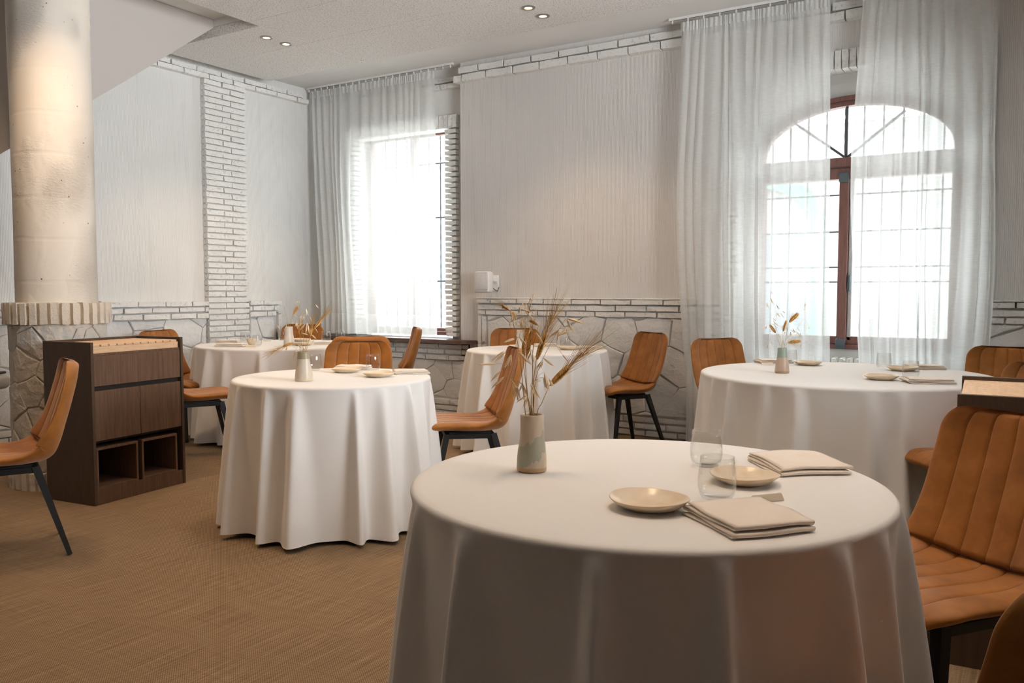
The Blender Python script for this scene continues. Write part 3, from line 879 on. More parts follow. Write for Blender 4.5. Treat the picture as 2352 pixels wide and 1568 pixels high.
# radiator in the recess under the arched window
rad = thing('radiator', 'white ribbed cast-iron radiator in the recess under the arched window', 'radiator', (-1.155, 6.52, 0))
def rad_sec():
    bm = bmesh.new()
    for y in (-.045, .045):
        vs, fs = lathe([(0, .08), (.018, .085), (.022, .12), (.020, .40), (.022, .67), (.016, .705), (0, .71)], 10)
        me = mesh('t', [(a * .95, b + y, c) for a, b, c in vs], fs); bm.from_mesh(me); bpy.data.meshes.remove(me)
    box(bm, -.018, .018, -.05, .05, .64, .70, .012); box(bm, -.018, .018, -.05, .05, .09, .15, .012)
    return bm
me_sec = None
for i in range(24):
    if me_sec is None:
        s_ = obj('section', rad_sec(), m_enamel, rad, smooth=R(50)); me_sec = s_.data
    else:
        s_ = bpy.data.objects.new('section', me_sec); COL.objects.link(s_); s_.parent = rad
    s_.location = (-.62 + i * .054, 0, 0)
for x in (-.6, .6): boxo('foot', (x - .015, x + .015, -.04, .04, 0, .10), m_enamel, rad, .004)

# wall speaker
sp_ = thing('wall_speaker', 'small white loudspeaker on a wall bracket above the stone dado', 'loudspeaker', (-4.19, 6.25, 1.185), R(6))
bm = bmesh.new(); box(bm, -.078, .078, -.05, .05, 0, .19, .022, 3)
obj('body', bm, m_plastic, sp_, smooth=R(50))
bm = bmesh.new(); box(bm, -.066, .066, -.056, -.046, .022, .180, .008, 2); obj('speaker_grille', bm, m_grill, sp_, smooth=R(50))
bm = bmesh.new(); box(bm, .02, .06, .04, .155, .10, .14, .004); box(bm, .01, .07, .150, .166, .02, .16, .004); obj('bracket', bm, m_plastic, sp_)
bm = bmesh.new(); tube(bm, [(.07, .05, .04), (.085, .07, .02), (.083, .11, .012), (.075, .158, .05)], .003); obj('cable', bm, m_black, sp_, smooth=True)

# ================================================================== DOWNLIGHTS
def downlight(x, y, label, on=True, energy=32, size=R(110), tilt=None):
    t_ = thing('downlight', label, 'ceiling light', (x, y, 3.2195), 0, None)
    vs, fs = lathe([(.030, 0.0), (.030, -.006), (.046, -.006), (.050, -.003), (.050, 0)], 32); obj('trim_ring', mesh('trim_ring', vs, fs), m_ring, t_, smooth=R(30))
    vs, fs = lathe([(.030, -.006), (.027, -.0005)], 32); obj('reflector', mesh('reflector', vs, fs), m_refl, t_, smooth=True)
    vs, fs = lathe([(.027, -.0008), (0.0001, -.0008)], 32); obj('lamp_lens', mesh('lamp_lens', vs, fs), m_bulb, t_)
    L = lamp('spot', 'SPOT', (0, 0, -.02), energy, WARM, parent=t_, spot_size=size, spot_blend=.8, shadow_soft_size=.028)
    if tilt: L.rotation_euler = tilt
    return t_
downlight(-5.262, 4.745, 'left downlight of the pair by the stair panel', energy=26)
downlight(-5.262, 4.950, 'right downlight of the pair by the stair panel', energy=26)
downlight(-3.127, 5.245, 'left downlight of the pair nearest the long wall', energy=22)
downlight(-3.127, 5.455, 'right downlight of the pair nearest the long wall', energy=22)
for (x, y, e) in ((-3.15, 3.45, 21), (-3.15, 3.65, 21), (-0.95, 2.15, 27), (-0.95, 2.35, 27), (-0.95, 4.75, 14), (-0.95, 4.95, 14),
                  (-4.35, 2.30, 40), (-4.35, 2.50, 28), (-2.2, 1.15, 14), (-3.2, 1.05, 18), (0.35, 2.7, 15), (-3.9, 1.2, 16)):
    lamp('ceiling_spot', 'SPOT', (x, y, 3.19), e, WARM, spot_size=R(130 if x < -4 else 86), spot_blend=.85 if x < -4 else .6, shadow_soft_size=.03)

# ================================================================== TABLES
def cloth_mesh(r, H, seed, folds):
    rr_ = random.Random(seed)
    n = 420
    th = []; a = rr_.uniform(0, 1)
    while len(th) < folds:
        th.append(a); a += 2 * PI / folds * rr_.uniform(.55, 1.45)
    sc = 2 * PI / (a - th[0]); th = [th[0] + (t - th[0]) * sc for t in th]
    am = [rr_.uniform(.6, 1.3) for _ in th]; wd = [rr_.uniform(.045, .105) * (.55 / r) ** .6 for _ in th]
    def fold(a_, d):
        s = 0
        for t, A, w in zip(th, am, wd):
            da = (a_ - t + PI) % (2 * PI) - PI
            w2 = w * (.6 + .55 * d / H)
            s += A * math.exp(-(da / w2) ** 2)
        return s
    vs, fs = [], []
    prof = []
    for q in (0.02, .3, .6, .8, .9, .95): prof.append((r * q, 0, 0))
    re = .014
    for i in range(1, 6):
        t = i / 5 * PI / 2; prof.append((r - re + re * math.sin(t), -(re - re * math.cos(t)), 0))
    m = 34
    for i in range(1, m + 1): prof.append((r, -re - (H - re) * (i / m) ** 1.15, 1))
    for (pr_, pz, sk) in prof:
        for j in range(n):
            a_ = 2 * PI * j / n
            R0 = pr_
            if sk:
                d = -pz - re; q = d / (H - re)
                lobe = fold(a_, d)
                R0 += d * .048 + (lobe - .38) * (.105 * q ** .6) + .006 * math.sin(a_ * 7 + seed + q * 2) * q
                R0 += noise.noise(Vector((math.cos(a_) * 3, math.sin(a_) * 3, q * 3 + seed))) * .006 * q
            z = pz
            if sk: z += .010 * noise.noise(Vector((math.cos(a_) * 2, math.sin(a_) * 2, seed))) * (-pz / H)
            vs.append((R0 * math.cos(a_), R0 * math.sin(a_), z))
    for i in range(len(prof) - 1):
        for j in range(n):
            j2 = (j + 1) % n; fs.append((i * n + j, i * n + j2, (i + 1) * n + j2, (i + 1) * n + j))
    vs.append((0, 0, 0)); c = len(vs) - 1
    for j in range(n): fs.append((c, (j + 1) % n, j))
    me = mesh('cloth', vs, fs)
    bm = bmesh.new(); bm.from_mesh(me); bmesh.ops.recalc_face_normals(bm, faces=bm.faces[:]); bm.to_mesh(me); bm.free()
    return me
TOPZ = .752
TABLES = {
 'front': ((-0.773, 1.840), .555, 'the front table', 3, 16),
 'middle': ((-3.105, 3.211), .510, 'the middle table by the sideboard', 8, 16),
 'right': ((-0.87, 4.81), .755, 'the large table by the arched window', 12, 21),
 'corner': ((-5.401, 4.949), .675, 'the far corner table', 17, 18),
 'back': ((-3.23, 5.55), .540, 'the back table by the stone dado', 23, 15)}
for kx, ((x, y), r, nm, sd, fl) in TABLES.items():
    lab = {'front': 'round dining table under the nearest white tablecloth', 'middle': 'round dining table under the cloth beside the sideboard',
           'right': 'large round dining table under the cloth by the arched window', 'corner': 'round dining table under the cloth in the far left corner',
           'back': 'round dining table under the cloth in front of the wall speaker'}[kx]
    t_ = thing('dining_table', lab, 'table', (x, y, 0))
    vs, fs = lathe([(0.0001, .722), (r - .03, .722), (r - .026, .726), (r - .026, .744), (r - .03, .748), (0.0001, .748)], 64); obj('tabletop', mesh('tabletop', vs, fs), m_walnut, t_)
    vs, fs = lathe([(.04, .02), (.035, .72)], 20); obj('column', mesh('column', vs, fs), m_black, t_, smooth=True)
    vs, fs = lathe([(0.0001, 0), (.24, 0), (.24, .012), (.05, .03), (.0001, .03)], 32); obj('foot', mesh('foot', vs, fs), m_black, t_)
    lab = {'front': 'long white tablecloth on the nearest round table', 'middle': 'long white tablecloth on the round table beside the dark sideboard',
           'right': 'wide white tablecloth on the large round table by the arched window', 'corner': 'long white tablecloth on the far left corner table beside the brick pilaster',
           'back': 'long white tablecloth on the back table in front of the wall speaker'}[kx]
    c_ = obj('tablecloth', cloth_mesh(r, TOPZ - .022, sd, fl), m_cloth, None, smooth=True); c_.location = (x, y, TOPZ)
    tag(c_, lab, 'tablecloth')

# ================================================================== CHAIRS
def catmull(P, n):
    P = [Vector(p) for p in P]; P = [P[0] * 2 - P[1]] + P + [P[-1] * 2 - P[-2]]; out = []
    for i in range(1, len(P) - 2):
        for q in range(n):
            t = q / n; a, b, c, d = P[i - 1], P[i], P[i + 1], P[i + 2]
            out.append(.5 * ((2 * b) + (c - a) * t + (2 * a - 5 * b + 4 * c - d) * t * t + (-a + 3 * b - 3 * c + d) * t ** 3))
    out.append(P[-2]); return out
def chair_meshes():
    prof = catmull([(.245, .420), (.222, .442), (.155, .452), (.02, .446), (-.10, .442), (-.175, .455), (-.208, .508), (-.238, .605), (-.268, .705), (-.292, .795), (-.306, .872)], 8)
    S = [0]
    for a, b in zip(prof, prof[1:]): S.append(S[-1] + (b - a).length)
    T = S[-1]; s_cr = None
    best = min(range(len(prof)), key=lambda i: (prof[i] - Vector((-.188, .470))).length); s_cr = S[best]
    us = set()
    for i in range(41): us.add(round(math.sin((i / 40 - .5) * PI), 4))
    GR = [-.66, -.33, 0, .33, .66]
    for g_ in GR:
        for d in (-.035, -.012, 0, .012, .035): us.add(round(g_ + d, 4))
    us = sorted(us)
    ub = [math.sin((i / 22 - .5) * PI) for i in range(23)]
    def width(s):
        if s < s_cr: w = .234 - .014 * (s / s_cr)
        else: w = .220 + .006 * math.sin(PI * (s - s_cr) / (T - s_cr)) - .010 * ((s - s_cr) / (T - s_cr))
        rc = .075
        d = T - s
        if d < rc: w = w - rc + math.sqrt(max(0, rc * rc - (rc - d) ** 2))
        rc = .085
        if s < rc: w = w - rc + math.sqrt(max(0, rc * rc - (rc - s) ** 2))
        return max(w, .1)
    def thick(s):
        base = .055 if s < s_cr else .055 - .016 * (s - s_cr) / (T - s_cr)
        for d in (s, T - s):
            if d < .022: base *= math.sqrt(max(.0, 1 - (1 - d / .022) ** 2)) * .97 + .03
        return base
    def ring(i):
        p = prof[i]; s = S[i]
        tn = (prof[min(i + 1, len(prof) - 1)] - prof[max(i - 1, 0)]).normalized()
        nr = Vector((tn.y, -tn.x))        # sitter side: up on the seat, forward on the back
        w = width(s); th = thick(s)
        near = math.exp(-((s - s_cr) / .10) ** 2)
        cup = .016 + .046 * near + .028 / (1 + math.exp(-(s - s_cr) / .05))
        out = []
        fade = min(1, s / .05, (T - s) / .012)
        for u in us:
            e = max(0, 1 - abs(u) ** 5) ** .5
            h = th * .5 * e
            gsum = sum(math.exp(-((u - g_) / .016) ** 2) for g_ in GR)
            puff = .0030 * abs(math.sin(PI * (u + .99) / .33)) if abs(u) < .985 else 0
            h += (puff - .0030 * gsum) * fade * e
            h -= .010 * math.exp(-((s - s_cr) / .009) ** 2) * e
            off = nr * (h + cup * abs(u) ** 2.7)
            out.append(Vector((w * u, p.x + off.x, p.y + off.y)))
        for u in reversed(ub[1:-1]):
            e = max(0, 1 - abs(u) ** 4) ** .5
            off = nr * (-th * .5 * e + cup * abs(u) ** 2.7)
            out.append(Vector((w * u, p.x + off.x, p.y + off.y)))
        return out
    # resample profile finer near the crease and both ends
    rings = [ring(i) for i in range(len(prof))]
    n = len(rings[0])
    def part(i0, i1):
        vs = [v for rg in rings[i0:i1 + 1] for v in rg]; fs = []
        for i in range(i1 - i0):
            for j in range(n):
                j2 = (j + 1) % n; fs.append((i * n + j, i * n + j2, (i + 1) * n + j2, (i + 1) * n + j))
        nf = len(us)
        for base_i, flip in ((0, False), (i1 - i0, True)):
            c = Vector((0, 0, 0))
            for j in range(n): c += vs[base_i * n + j]
            c /= n; vs.append(c); ci = len(vs) - 1
            for j in range(n):
                f_ = (ci, base_i * n + (j + 1) % n, base_i * n + j); fs.append(f_ if not flip else f_[::-1])
        me = mesh('shell', vs, fs)
        bm = bmesh.new(); bm.from_mesh(me); bmesh.ops.recalc_face_normals(bm, faces=bm.faces[:]); bm.to_mesh(me); bm.free()
        me.materials.append(m_leather); return me
    seat, back = part(0, best), part(best, len(prof) - 1)
    # stitching along the channels (on the front face)
    bm = bmesh.new()
    for g_ in GR:
        ui = us.index(round(g_, 4))
        for lo_, hi_ in ((3, best - 1), (best + 1, len(prof) - 2)):
            pts = [rings[i][ui] for i in range(lo_, hi_ + 1)]
            tube(bm, pts, .0010, 4)
    th_ = bpy.data.meshes.new('stitch'); bm.to_mesh(th_); bm.free(); th_.materials.append(m_thread)
    return seat, back, th_
SEAT, BACK, STITCH = chair_meshes()
SEAT.polygons.foreach_set('use_smooth', [True] * len(SEAT.polygons)); SEAT.set_sharp_from_angle(angle=R(50))
BACK.polygons.foreach_set('use_smooth', [True] * len(BACK.polygons)); BACK.set_sharp_from_angle(angle=R(50))
def make_chair():
    t_ = thing('dining_chair', 'x', 'chair')
    obj('seat', SEAT, None, t_); bk = obj('backrest', BACK, None, t_); obj('stitching', STITCH, None, t_)
    bm = bmesh.new()
    for sx in (-1, 1): square_bar(bm, (sx * .135, .150, .398), (sx * .135, -.140, .396), .026, h=.026, side=Vector((0, 0, 1)))
    for y in (.13, -.12): square_bar(bm, (-.135, y, .398), (.135, y, .398), .026, h=.022, side=Vector((0, 0, 1)))
    box(bm, -.13, .13, -.11, .12, .404, .420)
    obj('under_frame', bm, m_black, t_)
    for sx in (-1, 1):
        for sy, yt, yb in ((1, .135, .225), (-1, -.125, -.245)):
            bm = bmesh.new(); square_bar(bm, (sx * .135, yt, .408), (sx * .205, yb, 0.004), .032, .020, side=Vector((0, 1, 0)), h=.032)
            obj('leg', bm, m_black, t_)
            
    return t_
chair0 = make_chair(); first = [True]
def chair(l, d, theta, label, group=None):
    """theta: facing, 0 = away from the viewpoint, 90 = to the left"""
    c = chair0 if first[0] else copy_tree(chair0); first[0] = False
    c.location = room(l, d); c.rotation_euler = (0, 0, YAW + R(theta)); c['label'] = label
    return c
chair(1.09, 2.11, 112, 'large tan suede channel-stitched chair at right side of the nearest table')
chair(-.25, 4.73, 100, 'tan suede chair behind the dried flowers, facing the middle table')
chair(-2.33, 3.78, 123, 'tan suede chair at the far left edge, in front of the dark sideboard')
chair(-2.26, 6.00, -62, 'tan suede chair half hidden behind the dark sideboard, its seat and legs showing')
chair(-2.70, 6.83, -113, 'tan suede chair by the left wall, only its back top above the sideboard')
chair(-2.07, 7.86, 172, 'tan suede chair behind the corner table, near the curtain')
chair(-1.15, 6.25, 14, 'tan suede chair directly behind the far chair of the middle table, back to back')
chair(-.99, 5.13, 180, 'tan suede chair on the far side of the middle table, rising behind its plates')
chair(-1.12, 7.38, 102, 'tan suede chair standing in front of the window sill, beside the brick jamb')
chair(.03, 7.00, 180, 'tan suede chair between the back table and the stone dado')
chair(.86, 6.42, 118, 'tan suede chair with black legs right of the back table, before stone dado')
chair(1.50, 5.47, -157, 'tan suede chair left of the large table, in front of the long curtain')
chair(2.76, 4.63, 150, 'tan suede chair right of the large table, behind the right-hand serving station')
chair(2.07, 3.62, 100, 'tan suede chair hidden behind the right-hand sideboard, only its seat edge showing')
chair(.72, 1.20, 8, 'tan suede chair nearest the viewpoint, cut off at the bottom right corner')

# ================================================================== SIDEBOARDS
def sideboard(loc, rz, label, W=.648, D=.44, H=.915):
    """local: x along the front (left to right), y depth away from the front, front at y=0"""
    t_ = thing('sideboard', label, 'sideboard', loc, rz)
    s = .018
    P = lambda n, a, m, bev=.0015, par=t_: boxo(n, a, m, par, bev)
    P('side_panel', (0, s, 0, D, 0, H), m_walnut_side); P('side_panel', (W - s, W, 0, D, 0, H), m_walnut_side)
    P('back_panel', (s, W - s, D - s, D, 0, H), m_walnut_side)
    P('plinth', (s, W - s, .006, .024, 0, .086), m_walnut)
    P('bottom_shelf', (s, W - s, .012, D - s, .070, .084), m_walnut)
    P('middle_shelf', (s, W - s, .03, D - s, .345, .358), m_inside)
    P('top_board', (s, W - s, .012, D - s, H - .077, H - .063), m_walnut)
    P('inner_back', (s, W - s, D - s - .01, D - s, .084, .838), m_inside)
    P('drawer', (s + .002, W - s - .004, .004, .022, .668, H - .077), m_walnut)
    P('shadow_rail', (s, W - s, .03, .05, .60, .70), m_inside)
    mid = W * .5
    P('door', (s + .002, mid - .0012, .004, .022, .361, .642), m_walnut); P('door', (mid + .0012, W - s - .004, .004, .022, .361, .642), m_walnut)
    for a, b in ((s + .004, mid - .022), (mid + .004, W - s - .038)):
        bx = struct('cubby_box', t_); z0, z1 = .0845, .322; w_ = .014
        for dims in ((a, b, .006, .33, z0, z0 + w_), (a, b, .006, .33, z1 - w_, z1), (a, a + w_, .006, .33, z0 + w_, z1 - w_), (b - w_, b, .006, .33, z0 + w_, z1 - w_)):
            P('board', dims, m_walnut, par=bx)
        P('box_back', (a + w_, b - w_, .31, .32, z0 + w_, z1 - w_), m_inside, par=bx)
    tr = struct('slatted_tray', t_)
    z0 = H - .063
    P('tray_front', (s + .002, W - s - .012, .010, .024, z0, H - .026), m_lightwood, par=tr)
    P('tray_back', (s + .002, W - s - .012, D - s - .016, D - s - .004, z0, H - .026), m_lightwood, par=tr)
    ns = 11; pw = (W - 2 * s - .016) / ns
    for i in range(ns):
        x0 = s + .003 + i * pw
        P('slat', (x0, x0 + pw - .010, .008, D - s - .004, H - .026, H - .014), m_lightwood, par=tr)
    return t_
# front runs from (-4.404, 2.676) to (-4.476, 3.319), turned towards +x
ang = math.atan2(3.319 - 2.676, -4.476 + 4.404)
sideboard((-4.404, 2.676, 0), ang, 'dark stained wooden sideboard with slatted pale tray, standing beside the pillar', W=.648, D=.40)
sideboard((-.222, 3.64, 0), R(-87.5), 'dark stained wooden sideboard with pale slats at the right edge', W=.665, D=.44, H=.875)

# console at the left edge
co = thing('console_table', 'small grey console with a thin black top at the left edge', 'console', room(-3.42, 5.35))
bm = bmesh.new(); box(bm, -.42, .075, -.16, .16, .655, .672, .006, 2); obj('top', bm, m_black, co, smooth=R(50))
bm = bmesh.new(); box(bm, -.40, .115, -.13, .15, .56, .652, .035, 4); obj('apron', bm, m_stair, co, smooth=R(50))
for x_ in (-.36,): 
    for y_ in (-.09, .11): boxo('leg', (x_ - .015, x_ + .015, y_ - .015, y_ + .015, 0, .565), m_black, co)
co.rotation_euler = (0, 0, YAW)

# ================================================================== TABLEWARE
def P2(l): return Vector((l[0], l[1], TOPZ))
def tumbler_mesh():
    prof_o = [(.0001, 0), (.026, 0), (.034, .004), (.040, .014), (.0435, .028), (.044, .042), (.0425, .062), (.0400, .085), (.0385, .100)]
    prof_i = [(.0374, .100), (.0389, .085), (.0414, .062), (.0428, .042), (.0421, .028), (.0380, .016), (.030, .009), (.0001, .008)]
    po = prof_o + prof_i
    no = len(prof_o)
    def md(a, i):
        if i in (0, 1): return 1
        if i < no: return 1 + .0030 * math.cos(24 * a)
        return 1 - .010 * abs(math.sin(12 * a)) * (1 if i < len(po) - 2 else 0) + .0
    vs, fs = lathe(po, 168, md)
    me = mesh('tumbler', vs, fs); me.materials.append(m_tumbler)
    bm = bmesh.new(); bm.from_mesh(me); bmesh.ops.remove_doubles(bm, verts=bm.verts[:], dist=.0002); bmesh.ops.recalc_face_normals(bm, faces=bm.faces[:]); bm.to_mesh(me); bm.free()
    me.polygons.foreach_set('use_smooth', [True] * len(me.polygons)); return me
TUM = tumbler_mesh()
def plate_mesh(seed):
    po = [(.0001, .0045), (.045, .005), (.060, .009), (.074, .0165), (.0815, .0225), (.0835, .0235), (.0842, .022), (.080, .0175), (.066, .007), (.052, .0015), (.046, 0), (.040, 0), (.038, .002), (.0001, .002)]
    po = [(r_, z_) for r_, z_ in po]
    vs, fs = lathe(po, 72, lambda a, i: 1 + (.016 * math.cos(2 * a + seed) + .010 * math.cos(3 * a + seed * 2)) * (1 if 2 < i < 9 else .3))
    vs = [(a, b, c + (.0022 * math.cos(2 * math.atan2(b, a) + seed) if c > .014 else 0)) for a, b, c in vs]
    me = mesh('plate', vs, fs); me.materials.append(m_cer)
    me.polygons.foreach_set('use_smooth', [True] * len(me.polygons)); return me
PL = [plate_mesh(1.3), plate_mesh(3.9)]
def napkin_mesh(seed, w=.20, dp=.125, layers=4):
    """folded linen: a sheet laid back and forth, fold edges rounded, slightly fanned"""
    r = random.Random(seed); t = .0064; pts = []
    for L in range(layers):
        z = .0035 + L * t; x0 = -w / 2 + r.uniform(0, .006); x1 = w / 2 - r.uniform(0, .006) - (.004 * L)
        seq = [x0 + (x1 - x0) * i / 12 for i in range(13)]
        if L % 2: seq = seq[::-1]
        for i, x in enumerate(seq): pts.append((x, z))
        if L < layers - 1:
            s_ = 1 if L % 2 == 0 else -1; xe = seq[-1]
            for q in (-.35, 0, .35): pts.append((xe + s_ * .0042 * (1 - abs(q)), z + t / 2 + q * t))
    nd = 14; vs, fs = [], []
    for j in range(nd + 1):
        y = -dp / 2 + dp * j / nd
        for i, (x, z) in enumerate(pts):
            lift = .004 * noise.noise(Vector((x * 14, y * 14, seed + z * 30))) * (z / .02) + .0055 * math.exp(-((y + dp / 2) / .02) ** 2) * 0
            sag = -.0035 * (z / .024) * (abs(y) / (dp / 2)) ** 3
            yy = y * (1 + .03 * math.sin(i * .35 + seed)) + .003 * (z / .006)
            vs.append((x + .004 * math.sin(y * 30 + seed), yy, z + lift + sag))
    n = len(pts)
    for j in range(nd):
        for i in range(n - 1): fs.append((j * n + i, j * n + i + 1, (j + 1) * n + i + 1, (j + 1) * n + i))
    me = mesh('napkin', vs, fs); me.materials.append(m_napkin)
    me.polygons.foreach_set('use_smooth', [True] * len(me.polygons)); return me
NAP = [napkin_mesh(2), napkin_mesh(5), napkin_mesh(9)]
def rest_mesh():
    bm = bmesh.new()
    vs = [(-.036, -.010, 0), (.036, -.012, 0), (.038, .011, 0), (-.034, .012, 0), (-.034, -.002, .013), (.034, -.003, .015), (.036, .004, .0145), (-.032, .005, .0125)]
    v_ = [bm.verts.new(p) for p in vs]
    for f in ((3, 2, 1, 0), (4, 5, 6, 7), (0, 1, 5, 4), (1, 2, 6, 5), (2, 3, 7, 6), (3, 0, 4, 7)): bm.faces.new([v_[i] for i in f])
    bmesh.ops.bevel(bm, geom=bm.edges[:], offset=.0014, segments=2, affect='EDGES')
    me = bpy.data.meshes.new('rest'); bm.to_mesh(me); bm.free(); me.materials.append(m_rest); return me
REST = rest_mesh()
def put(name, me, x, y, rz, label, cat, group=None, sc=1.0, z=TOPZ):
    o = obj(name, me, None, None); o.location = (x, y, z + .0006); o.rotation_euler = (0, 0, rz); o.scale = (sc, sc, sc)
    tag(o, label, cat, group)
    if me in NAP:
        sol = o.modifiers.new('thickness', 'SOLIDIFY'); sol.thickness = .0030; sol.offset = 0
    return o

def cxy(x, y, k): return x, y
W_ = 'water glass'
# nearest table
put('tumbler', TUM, -.697, 2.060, 0, 'ribbed clear water glass at the back of the nearest table', W_, sc=.93)
put('tumbler', TUM, -.565, 1.743, .2, 'ribbed clear water glass standing just before the small plate, nearest table', W_, sc=.93)
put('side_plate', PL[0], -.660, 1.600, .4, 'cream stoneware plate left of the glasses on the nearest table', 'plate', sc=.98)
put('side_plate', PL[1], -.560, 1.930, 1.4, 'cream stoneware plate behind the front glass on the nearest table', 'plate', sc=.95)
N1 = napkin_mesh(2, .192, .172); N2 = napkin_mesh(5, .205, .180); NAP += [N1, N2]
put('folded_napkin', N1, -.458, 1.588, R(-41.6), 'folded cream napkin at the front edge of the nearest table', 'napkin')
put('folded_napkin', N2, -.500, 2.166, R(-51), 'folded cream napkin at the far side of the nearest table', 'napkin')
put('cutlery_rest', REST, -.470, 1.785, R(48), 'white faceted cutlery rest behind the front napkin of the nearest table', 'cutlery rest', sc=1.02)
# middle table
put('tumbler', TUM, -3.430, 3.400, 0, 'ribbed clear glass right behind the vase of the middle table', W_, sc=.93)
put('tumbler', TUM, -3.139, 3.564, .2, 'ribbed clear glass between two plates at the far side of the middle table', W_, sc=.93)
put('side_plate', PL[0], -3.204, 3.420, 2.4, 'cream plate before the left napkin of the middle table', 'plate')
put('side_plate', PL[1], -2.895, 3.330, 1.0, 'cream plate before the glass on the right of the middle table', 'plate')
put('folded_napkin', NAP[0], -3.300, 3.580, R(25), 'folded napkin behind the left plate of the middle table', 'napkin', sc=.95)
put('folded_napkin', NAP[1], -2.860, 3.555, R(48), 'folded napkin at the right edge of the middle table', 'napkin', sc=.95)
put('cutlery_rest', REST, -3.045, 3.560, R(70), 'small white cutlery rest beside the right glass of the middle table', 'cutlery rest', sc=.8)
# large table
put('tumbler', TUM, -1.230, 5.150, 0, 'ribbed clear glass hidden behind the vase of the large table', W_, sc=.93)
put('tumbler', TUM, -.716, 5.197, .1, 'ribbed clear glass at the far right of the large table', W_, sc=.93)
put('tumbler', TUM, -.517, 4.672, .3, 'ribbed clear glass beside the front napkin of the large table', W_, sc=.93)
put('side_plate', PL[0], -1.144, 5.233, .2, 'cream plate at the far side of the large table, right of the vase', 'plate')
put('side_plate', PL[1], -.610, 5.140, 1.9, 'cream plate behind the front glass of the large table', 'plate')
put('side_plate', PL[0], -.640, 4.565, 2.9, 'cream plate at the front of the large table', 'plate')
put('folded_napkin', NAP[2], -1.360, 5.270, R(34), 'folded napkin behind the vase of the large table', 'napkin')
put('folded_napkin', NAP[1], -.520, 5.330, R(30), 'folded napkin at the far right edge of the large table', 'napkin')
put('folded_napkin', NAP[0], -.420, 4.520, R(22), 'folded napkin at the front right of the large table', 'napkin', sc=1.08)
put('cutlery_rest', REST, -1.355, 5.102, R(30), 'white cutlery rest left of the vase on the large table', 'cutlery rest')
# corner table
put('tumbler', TUM, -5.800, 4.930, 0, 'ribbed clear glass at the far left of the corner table', W_, sc=.93)
put('tumbler', TUM, -5.342, 4.659, 0, 'ribbed clear glass beside the small bowl, front of the corner table', W_, sc=.93)
put('tumbler', TUM, -5.780, 5.340, 0, 'ribbed clear glass left of the vase on the corner table', W_, sc=.93)
put('tumbler', TUM, -5.290, 5.390, 0, 'ribbed clear glass right of the vase on the corner table', W_, sc=.93)
put('tumbler', TUM, -5.260, 5.540, 0, 'ribbed clear glass farthest right on the corner table', W_, sc=.93)
vs, fs = lathe([(.0001, 0), (.024, 0), (.037, .02), (.040, .05), (.038, .052), (.034, .022), (.0001, .008)], 36)
bw = mesh('bowl', vs, fs); bw.materials.append(m_cer); bw.polygons.foreach_set('use_smooth', [True] * len(bw.polygons))
put('small_bowl', bw, -5.520, 4.760, 0, 'small beige bowl between two glasses on the corner table', 'bowl')
put('side_plate', PL[0], -5.530, 5.330, .4, 'cream plate at the far side of the corner table, right of the vase', 'plate')
put('side_plate', PL[1], -5.100, 4.930, .4, 'cream plate nearest the vase, front of the corner table', 'plate')
put('folded_napkin', NAP[0], -5.930, 4.860, R(30), 'folded napkin at the back left edge of the corner table', 'napkin')
put('folded_napkin', NAP[2], -5.480, 4.520, R(28), 'crumpled folded napkin at the front left edge of the corner table', 'napkin', sc=1.15)
put('folded_napkin', NAP[1], -5.050, 5.150, R(40), 'folded napkin at the right of the corner table', 'napkin')
put('cutlery_rest', REST, -5.300, 4.560, R(30), 'white cutlery rest before the front glass of the corner table', 'cutlery rest', sc=1.2)
put('cutlery_rest', REST, -5.800, 5.180, R(30), 'white cutlery rest at the back of the corner table', 'cutlery rest')
# back table
put('tumbler', TUM, -3.092, 5.754, 0, 'ribbed clear glass on the back table before the stone dado', W_, sc=.93)
put('side_plate', PL[0], -3.000, 5.640, .4, 'cream plate before the glass of the back table', 'plate')
put('folded_napkin', NAP[2], -2.900, 5.800, R(34), 'folded napkin right of the glass on the back table', 'napkin', sc=.95)
put('folded_napkin', NAP[0], -3.340, 5.880, R(34), 'folded napkin behind the vase of the back table', 'napkin', sc=.9)
put('cutlery_rest', REST, -3.560, 5.740, R(34), 'white cutlery rest at the left of the back table', 'cutlery rest')

# ================================================================== VASES AND DRIED GRASSES
def vase(x, y, rb, rt, h, material, label, rz=0):
    t = .0035; n = 12
    prof = [(.0001, 0), (rb - .003, 0), (rb, .004)]
    for i in range(1, n + 1):
        q = i / n; prof.append((rb + (rt - rb) * (q ** .95) + .0015 * math.sin(q * 7), .004 + (h - .006) * q))
    prof += [(rt - .0015, h), (rt - t, h - .002)]
    for i in range(n, 0, -1):
        q = i / n; prof.append((rb + (rt - rb) * q - t, .008 + (h - .014) * q))
    prof.append((.0001, .008))
    vs, fs = lathe(prof, 64, lambda a, i: 1 + .012 * math.sin(3 * a + i * .3) + .008 * math.sin(5 * a - i * .2))
    me = mesh('vase', vs, fs)
    o = obj('vase', me, material, None, smooth=True); o.location = (x, y, TOPZ + .0006); o.rotation_euler = (0, 0, rz)
    tag(o, label, 'vase'); return o

